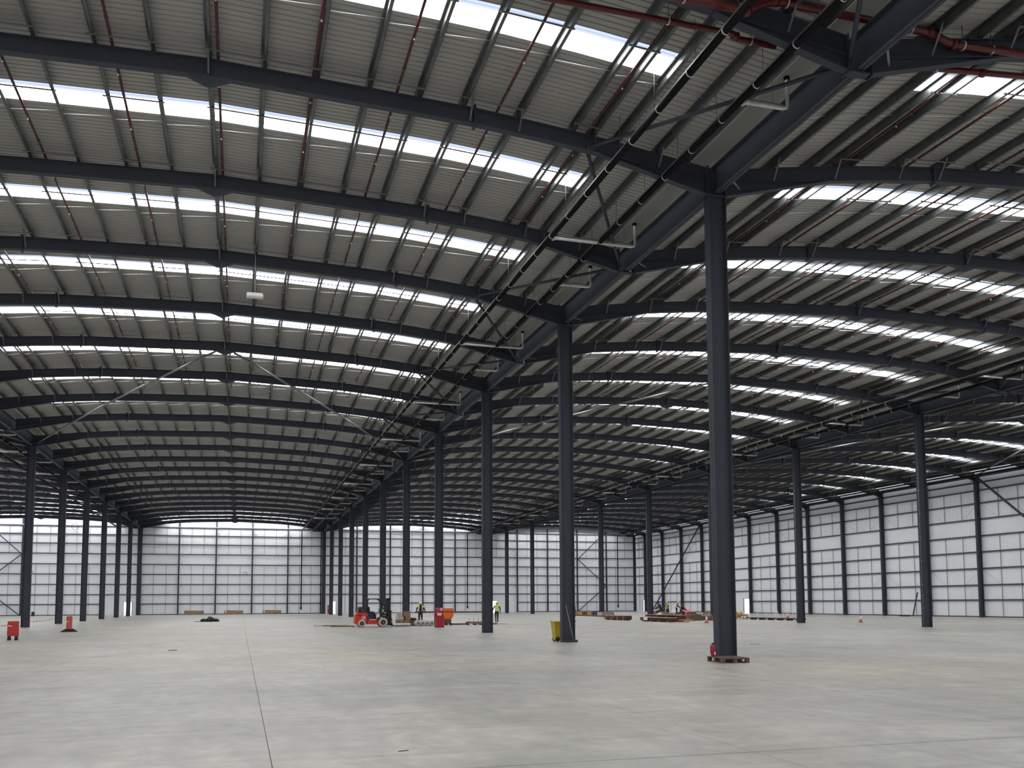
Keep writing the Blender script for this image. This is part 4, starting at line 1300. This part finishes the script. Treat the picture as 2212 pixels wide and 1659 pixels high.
for k, (x, y) in enumerate(spots):
    same = sorted([q for q in range(len(spots)) if q % 24 == k % 24], key=lambda q: spots[q][1])
    pos = [''] if len(same) == 1 else (['nearer ', 'further '] if len(same) == 2 else ['nearest ', 'middle ', 'furthest '])
    pos = pos[same.index(k)]
    m_ = kinds[k % 8]
    kind = k % 3
    if kind == 0:
        sx, sy, sz = rr.uniform(.35, .9), rr.uniform(.35, .8), rr.uniform(.25, .7)
        carton((x, y, 0), (sx, sy, sz), '%s%s box in the scattered heap by the right-hand columns' % (pos, adj[k % 8]), rr.uniform(-.5, .5), m_, 'box', 'scattered heap %s boxes' % adj[k % 8])
    elif kind == 1:
        blob('lumpy_bundle', '%s%s lumpy bundle in the scattered heap by the right-hand columns' % (pos, adj[k % 8]), 'bundle', (x, y, 0), rr.uniform(.26, .44), m_, 100 + k, (1.2, 1, rr.uniform(.6, 1)), 'scattered heap %s bundles' % adj[k % 8])
    else:
        l = rr.uniform(1.0, 2.6)
        t = thing('plank_stack', '%s%s stack of short planks in the scattered heap' % (pos, adj[k % 8]), 'planks', (x, y, 0), rr.uniform(-.8, .8), 'scattered heap %s planks' % adj[k % 8])
        for q in range(4):
            MB().box(-l / 2 + rr.uniform(-.1, .1), l / 2 + rr.uniform(-.1, .1), -.22 + (q % 2) * .24, -.01 + (q % 2) * .24, (q // 2) * .09, (q // 2) * .09 + .08).build('plank', m_, t)
blob('pink_sack', 'bright pink plastic sack among the scattered materials', 'sack', (33.9, 68.5, 0), .62, 'pink', 300, (1.4, 1, .8))
blob('white_bulk_bag', 'white bulk bag beside the pink sack', 'sack', (32.9, 69.2, 0), .55, 'sack', 301, (1.3, 1, .95))
t = thing('cable_drum', 'ochre cable drum and pump unit left of the bright right wall door', 'drum', (33.6, 56.6, 0))
MB().lathe([(.35, -.4), (.35, -.34), (.18, -.34), (.18, .1), (.35, .1), (.35, .16)], 'x', (-.1, 0, .35), 18).build('drum', 'dirtyyel', t)
MB().box(.1, .6, -.3, .3, 0, .45).build('pump_body', 'dirtyyel', t)
MB().lathe([(0, -.06), (.13, -.06), (.13, .06), (0, .06)], 'y', (-.1, -.35, .13), 14).build('wheel', 'white', t)
MB().lathe([(0, -.06), (.13, -.06), (.13, .06), (0, .06)], 'y', (.25, -.35, .13), 14).build('wheel', 'white', t)
# pipe rack with uprights
t = thing('pipe_rack', 'low rack of dark red pipes with thin uprights by the right-hand column', 'rack', (33.2, 50.0, 0), .04)
for k in range(6):
    y = -3.6 + k * 1.4
    MB().box(-.35, .35, y - .06, y + .06, 0, .10).build('bearer', 'reddark', t)
    for sx in (-.35, .35):
        MB().tube([(sx, y, 0), (sx, y, .62)], .022, 6).build('upright', 'sack', t)
pm_ = MB().tube([(0, -4.2, 0), (0, 4.2, 0)], .055, 8).mesh('rack_pipe', 'reddark')
for k in range(5):
    put('red_pipe', pm_, t, (-.25 + .12 * k, 0, .155))
t = thing('folding_stand', 'white folding A-frame stand behind the pipe rack', 'stand', (37.6, 56.6, 0))
for sx in (-1, 1):
    MB().bar((sx * .30, 0, 0), (sx * .02, 0, .85), .06, .03, (0, 1, 0)).build('stand_leg', 'white', t)
MB().box(-.15, .15, -.02, .02, .40, .44).build('stand_brace', 'white', t)
o = MB().box(-.14, .14, -.05, .05, 0, .02).build('floor_scrap', 'black', None, (-15.6, 12.0, 0), .3); tag(o, 'tiny black scrap on the floor left of the long joint', 'scrap')
o = MB().bar((-.06, 0, .004), (.06, .03, .004), .010, .008).build('floor_stick', 'wooddk', None, (-11.5, -13.2, 0)); tag(o, 'short dark twig on the floor near the camera', 'scrap')
o = MB().bar((-.25, 0, .006), (.25, .05, .006), .03, .012).build('metal_strip', 'greybit', None, (6.1, 8.5, 0)); tag(o, 'thin dark strip on the floor right of the nearest middle column', 'scrap')
# carried red pipe
o = MB().tube([(-.75, 44.55, 1.02), (5.0, 44.55, .99)], .04, 10).build('carried_pipe', 'redmain'); tag(o, 'long dark red pipe carried at waist height by the worker', 'pipe')

# ================================================================== PEOPLE
def person(label, loc, rz, pose, top='cloth', legs='cloth', vest='hivis', boots='boot', helmet='helmet', scale=1.0, open_vest=False):
    """one skinned body; local -y is the way the person faces"""
    J = dict(pelvis=(0, 0, .95), waist=(0, 0, 1.10), chest=(0, -.01, 1.34), neck=(0, 0, 1.49), head0=(0, -.015, 1.56), head1=(0, -.02, 1.645), head2=(0, -.01, 1.70), nose=(0, -.115, 1.60))
    for s_, n in ((-1, 'L'), (1, 'R')):
        J.update({'sh' + n: (s_ * .17, 0, 1.42), 'el' + n: (s_ * .25, .03, 1.15), 'wr' + n: (s_ * .27, -.05, .91), 'pa' + n: (s_ * .27, -.08, .83),
                  'hip' + n: (s_ * .09, 0, .90), 'kn' + n: (s_ * .10, -.02, .50), 'an' + n: (s_ * .10, .03, .10), 'he' + n: (s_ * .10, .07, .05), 'to' + n: (s_ * .11, -.15, .04)})
    J.update(pose)
    R_ = dict(pelvis=.15, waist=.135, chest=.155, neck=.06, head0=.078, head1=.092, head2=.07, nose=.014)
    for n in 'LR':
        R_.update({'sh' + n: .075, 'el' + n: .052, 'wr' + n: .036, 'pa' + n: .04, 'hip' + n: .095, 'kn' + n: .066, 'an' + n: .046, 'he' + n: .045, 'to' + n: .04})
    E_ = [('pelvis', 'waist'), ('waist', 'chest'), ('chest', 'neck'), ('neck', 'head0'), ('head0', 'head1'), ('head1', 'head2'), ('head0', 'nose')]
    for n in 'LR':
        E_ += [('chest', 'sh' + n), ('sh' + n, 'el' + n), ('el' + n, 'wr' + n), ('wr' + n, 'pa' + n), ('pelvis', 'hip' + n), ('hip' + n, 'kn' + n), ('kn' + n, 'an' + n), ('an' + n, 'to' + n), ('an' + n, 'he' + n)]
        pa, wr_ = Vector(J['pa' + n]), Vector(J['wr' + n])
        d = (pa - wr_).normalized()
        sd = d.cross(Vector((0, -1, 0.3))).normalized()
        for k in range(4):
            a = pa + sd * (.03 * (k - 1.5) * .75) + d * (.045 + .006 * (1 - abs(k - 1.3)))
            b = a + d * (.028 + .004 * (1 - abs(k - 1.3))) + Vector((0, -.012, 0))
            J['f%s%da' % (n, k)], J['f%s%db' % (n, k)] = a, b
            R_['f%s%da' % (n, k)] = .010; R_['f%s%db' % (n, k)] = .008
            E_ += [('pa' + n, 'f%s%da' % (n, k)), ('f%s%da' % (n, k), 'f%s%db' % (n, k))]
        a = pa - d * .02 + Vector((0, -.045, 0)); b = a + d * .03 + Vector((0, -.018, 0))
        J['t%sa' % n], J['t%sb' % n] = a, b
        R_['t%sa' % n] = .012; R_['t%sb' % n] = .009
        E_ += [('wr' + n, 't%sa' % n), ('t%sa' % n, 't%sb' % n)]
    names = list(J)
    idx = {n: i for i, n in enumerate(names)}
    me = bpy.data.meshes.new('tmp_body')
    me.from_pydata([tuple(J[n]) for n in names], [(idx[a], idx[b]) for a, b in E_], [])
    o = bpy.data.objects.new('tmp_body', me)
    COL.objects.link(o)
    md = o.modifiers.new('skin', 'SKIN')
    md.use_smooth_shade = True
    for i, n in enumerate(names):
        sv = me.skin_vertices[0].data[i]
        r = R_[n]
        sv.radius = (r, r * (.72 if n in ('pelvis', 'waist', 'chest') else 1.0))
        sv.use_root = (n == 'pelvis')
    sb = o.modifiers.new('sub', 'SUBSURF')
    sb.levels = sb.render_levels = 2
    dg_ = bpy.context.evaluated_depsgraph_get()
    dg_.update()
    bmesh_me = bpy.data.meshes.new_from_object(o.evaluated_get(dg_))
    bpy.data.objects.remove(o, do_unlink=True)
    bmesh_me.name = 'body'
    bmesh_me.materials.clear()
    for m_ in (top, legs, 'skin', boots):
        bmesh_me.materials.append(M[m_])
    def seg_d(p, a, b):
        a, b = Vector(a), Vector(b)
        ab = b - a
        t_ = max(0, min(1, (p - a).dot(ab) / max(ab.length_squared, 1e-9)))
        return (p - a - ab * t_).length
    segs_ = []
    for a, b in E_:
        if a[0] in 'ft' or b[0] in 'ft' and b[:2] != 'to' or b.startswith('pa') or a.startswith('head') or b.startswith('head') or b == 'nose': k = 2
        elif b[:2] in ('to', 'he') and a[:2] == 'an': k = 3
        elif a[:3] in ('hip', 'pel') and b[:2] in ('kn', 'hi') or a[:2] == 'kn' or a[:3] == 'hip': k = 1
        else: k = 0
        tors = (a, b) in (('waist', 'chest'), ('chest', 'neck'), ('pelvis', 'waist')) or (a == 'chest' and b[:2] == 'sh')
        segs_.append((a, b, k, tors))
    vest_f = []
    for pl in bmesh_me.polygons:
        c = pl.center
        best = min(segs_, key=lambda q: seg_d(c, J[q[0]], J[q[1]]) - (R_[q[0]] + R_[q[1]]) * .35)
        pl.material_index = best[2]
        pl.use_smooth = True
        if best[3]:
            vest_f.append(pl)
    t = thing('person', label, 'person', loc, rz, 'site workers')
    t.scale = (scale,) * 3
    body = put('body', bmesh_me, t)
    if vest:
        vm, ids, vv = MB(), {}, []
        ch, wa = Vector(J['chest']), Vector(J['waist'])
        ax = (ch - wa).normalized()
        fs, mi = [], []
        for pl in vest_f:
            if (pl.center - wa).dot(ax) < -.13:
                continue
            if open_vest and abs(pl.center.x) < .085 and pl.normal.y < -.2:
                continue
            q = []
            for vi in pl.vertices:
                if vi not in ids:
                    v = bmesh_me.vertices[vi]
                    ids[vi] = len(vv); vv.append(v.co + v.normal * .018)
                q.append(ids[vi])
            fs.append(q)
            h_ = (pl.center - wa).dot(ax)
            mi.append(1 if (.0 < h_ < .05 or .13 < h_ < .17) else 0)
        vme = bpy.data.meshes.new('vest')
        vme.from_pydata([tuple(v) for v in vv], [], fs)
        vme.materials.append(M[vest]); vme.materials.append(M['reflect'])
        vme.polygons.foreach_set('material_index', mi)
        vme.polygons.foreach_set('use_smooth', [True] * len(fs))
        put('vest', vme, t)
    hd = Vector(J['head1'])
    fw_ = (Vector(J['nose']) - Vector(J['head0']))
    fw_.z = 0
    fw_.normalize()
    sd_ = Vector((-fw_.y, fw_.x, 0))
    eb = MB()
    for q in (-1, 1):
        c_ = hd + fw_ * .083 + sd_ * q * .033 + Vector((0, 0, -.015))
        eb.lathe([(0, -.010), (.009, -.005), (.011, 0), (.009, .005), (0, .010)], 'z', c_, 8)
    eb.build('eyes', 'black', t)
    if not helmet:
        MB().lathe([(.098, -.03), (.104, .0), (.098, .04), (.075, .075), (.035, .092), (.0, .095)], 'z', (0, 0, 0), 16).build('hair', 'clothbr', t, tuple(hd - fw_ * .015 + Vector((0, 0, .012))))
    if helmet:
        hd, h2 = Vector(J['head1']), Vector(J['head2'])
        hb = MB().lathe([(.118, -.01), (.122, .0), (.112, .05), (.085, .095), (.04, .115), (.0, .12)], 'z', (0, 0, 0), 18)
        hb.prism([(-.08, 0), (.08, 0), (.08, .012), (-.08, .012)], -.16, -.10)
        hm = hb.build('hard_hat', helmet, t, tuple(hd + Vector((0, 0, .012))))
    return t
walk = dict(knL=(-.10, -.14, .53), anL=(-.10, -.16, .12), heL=(-.10, -.12, .05), toL=(-.10, -.33, .06), knR=(.09, .04, .50), anR=(.09, .20, .14), heR=(.09, .24, .11), toR=(.10, .07, .035),
            elL=(-.27, .10, 1.17), wrL=(-.27, .12, .93), paL=(-.27, .12, .84), elR=(.30, .02, 1.17), wrR=(.33, -.10, .95), paR=(.33, -.14, .88))
person('worker in yellow hi-vis vest and dark trousers walking away, right of third middle column', (7.05, 49.9, 0), PI - .15, walk)
hold = dict(elL=(-.30, .02, 1.18), wrL=(-.30, -.16, 1.05), paL=(-.30, -.20, 1.02), elR=(.32, .02, 1.18), wrR=(.34, -.16, 1.05), paR=(.34, -.20, 1.02), head1=(0, -.045, 1.63), head2=(0, -.05, 1.69), nose=(0, -.13, 1.57))
person('worker in open hi-vis vest holding a long red pipe beside the grey bundles', (-.30, 44.80, 0), 0, hold, 'cloth', 'clothbr', 'hivis', open_vest=True)
lean = dict(chest=(0, -.10, 1.32), neck=(0, -.14, 1.46), head0=(0, -.17, 1.52), head1=(0, -.19, 1.60), head2=(0, -.19, 1.66), nose=(0, -.29, 1.55), shL=(-.17, -.1, 1.40), shR=(.17, -.1, 1.40),
            elL=(-.24, -.25, 1.17), wrL=(-.2, -.42, 1.02), paL=(-.2, -.48, .98), elR=(.24, -.25, 1.17), wrR=(.2, -.42, 1.02), paR=(.2, -.48, .98))
person('worker in yellow hi-vis vest half hidden behind the forklift mast', (-3.10, 44.3, 0), .9, lean, 'cloth', 'cloth', 'hivis')
person('worker in hi-vis vest standing at the right edge of the second middle column', (14.62, 52.0, 0), PI / 2, {}, 'cloth', 'cloth', 'hivis')
crouch = dict(pelvis=(0, .10, .62), waist=(0, .06, .78), chest=(0, -.06, 1.00), neck=(0, -.12, 1.14), head0=(0, -.15, 1.20), head1=(0, -.17, 1.28), head2=(0, -.17, 1.34), nose=(0, -.27, 1.23),
              shL=(-.17, -.06, 1.08), shR=(.17, -.06, 1.08), elL=(-.24, -.22, .86), wrL=(-.18, -.42, .76), paL=(-.18, -.48, .72), elR=(.24, -.22, .86), wrR=(.18, -.42, .76), paR=(.18, -.48, .72),
              hipL=(-.09, .08, .60), hipR=(.09, .08, .60), knL=(-.14, -.30, .52), knR=(.14, -.30, .52), anL=(-.13, -.06, .10), anR=(.13, -.06, .10), heL=(-.13, -.02, .05), heR=(.13, -.02, .05), toL=(-.14, -.24, .04), toR=(.14, -.24, .04))
person('worker in yellow vest and white hard hat bending over pipes, among right-hand materials', (30.85, 67.0, 0), -1.0, lean, 'cloth', 'cloth', 'hivis')
person('dark-clothed worker left of the yellow-vested one among the right-hand materials', (30.55, 68.2, 0), -1.6, crouch, 'clothpu', 'clothbr', None, 'boot', None, 1.25)
person('worker in orange vest and white hard hat right of the yellow-vested one', (31.85, 66.9, 0), 1.2, lean, 'cloth', 'clothbr', 'hivisor')
person('bareheaded worker crouching right of the orange-vested one', (31.9, 65.8, 0), 1.4, crouch, 'clothbr', 'clothbr', None, 'boot', None, 1.1)
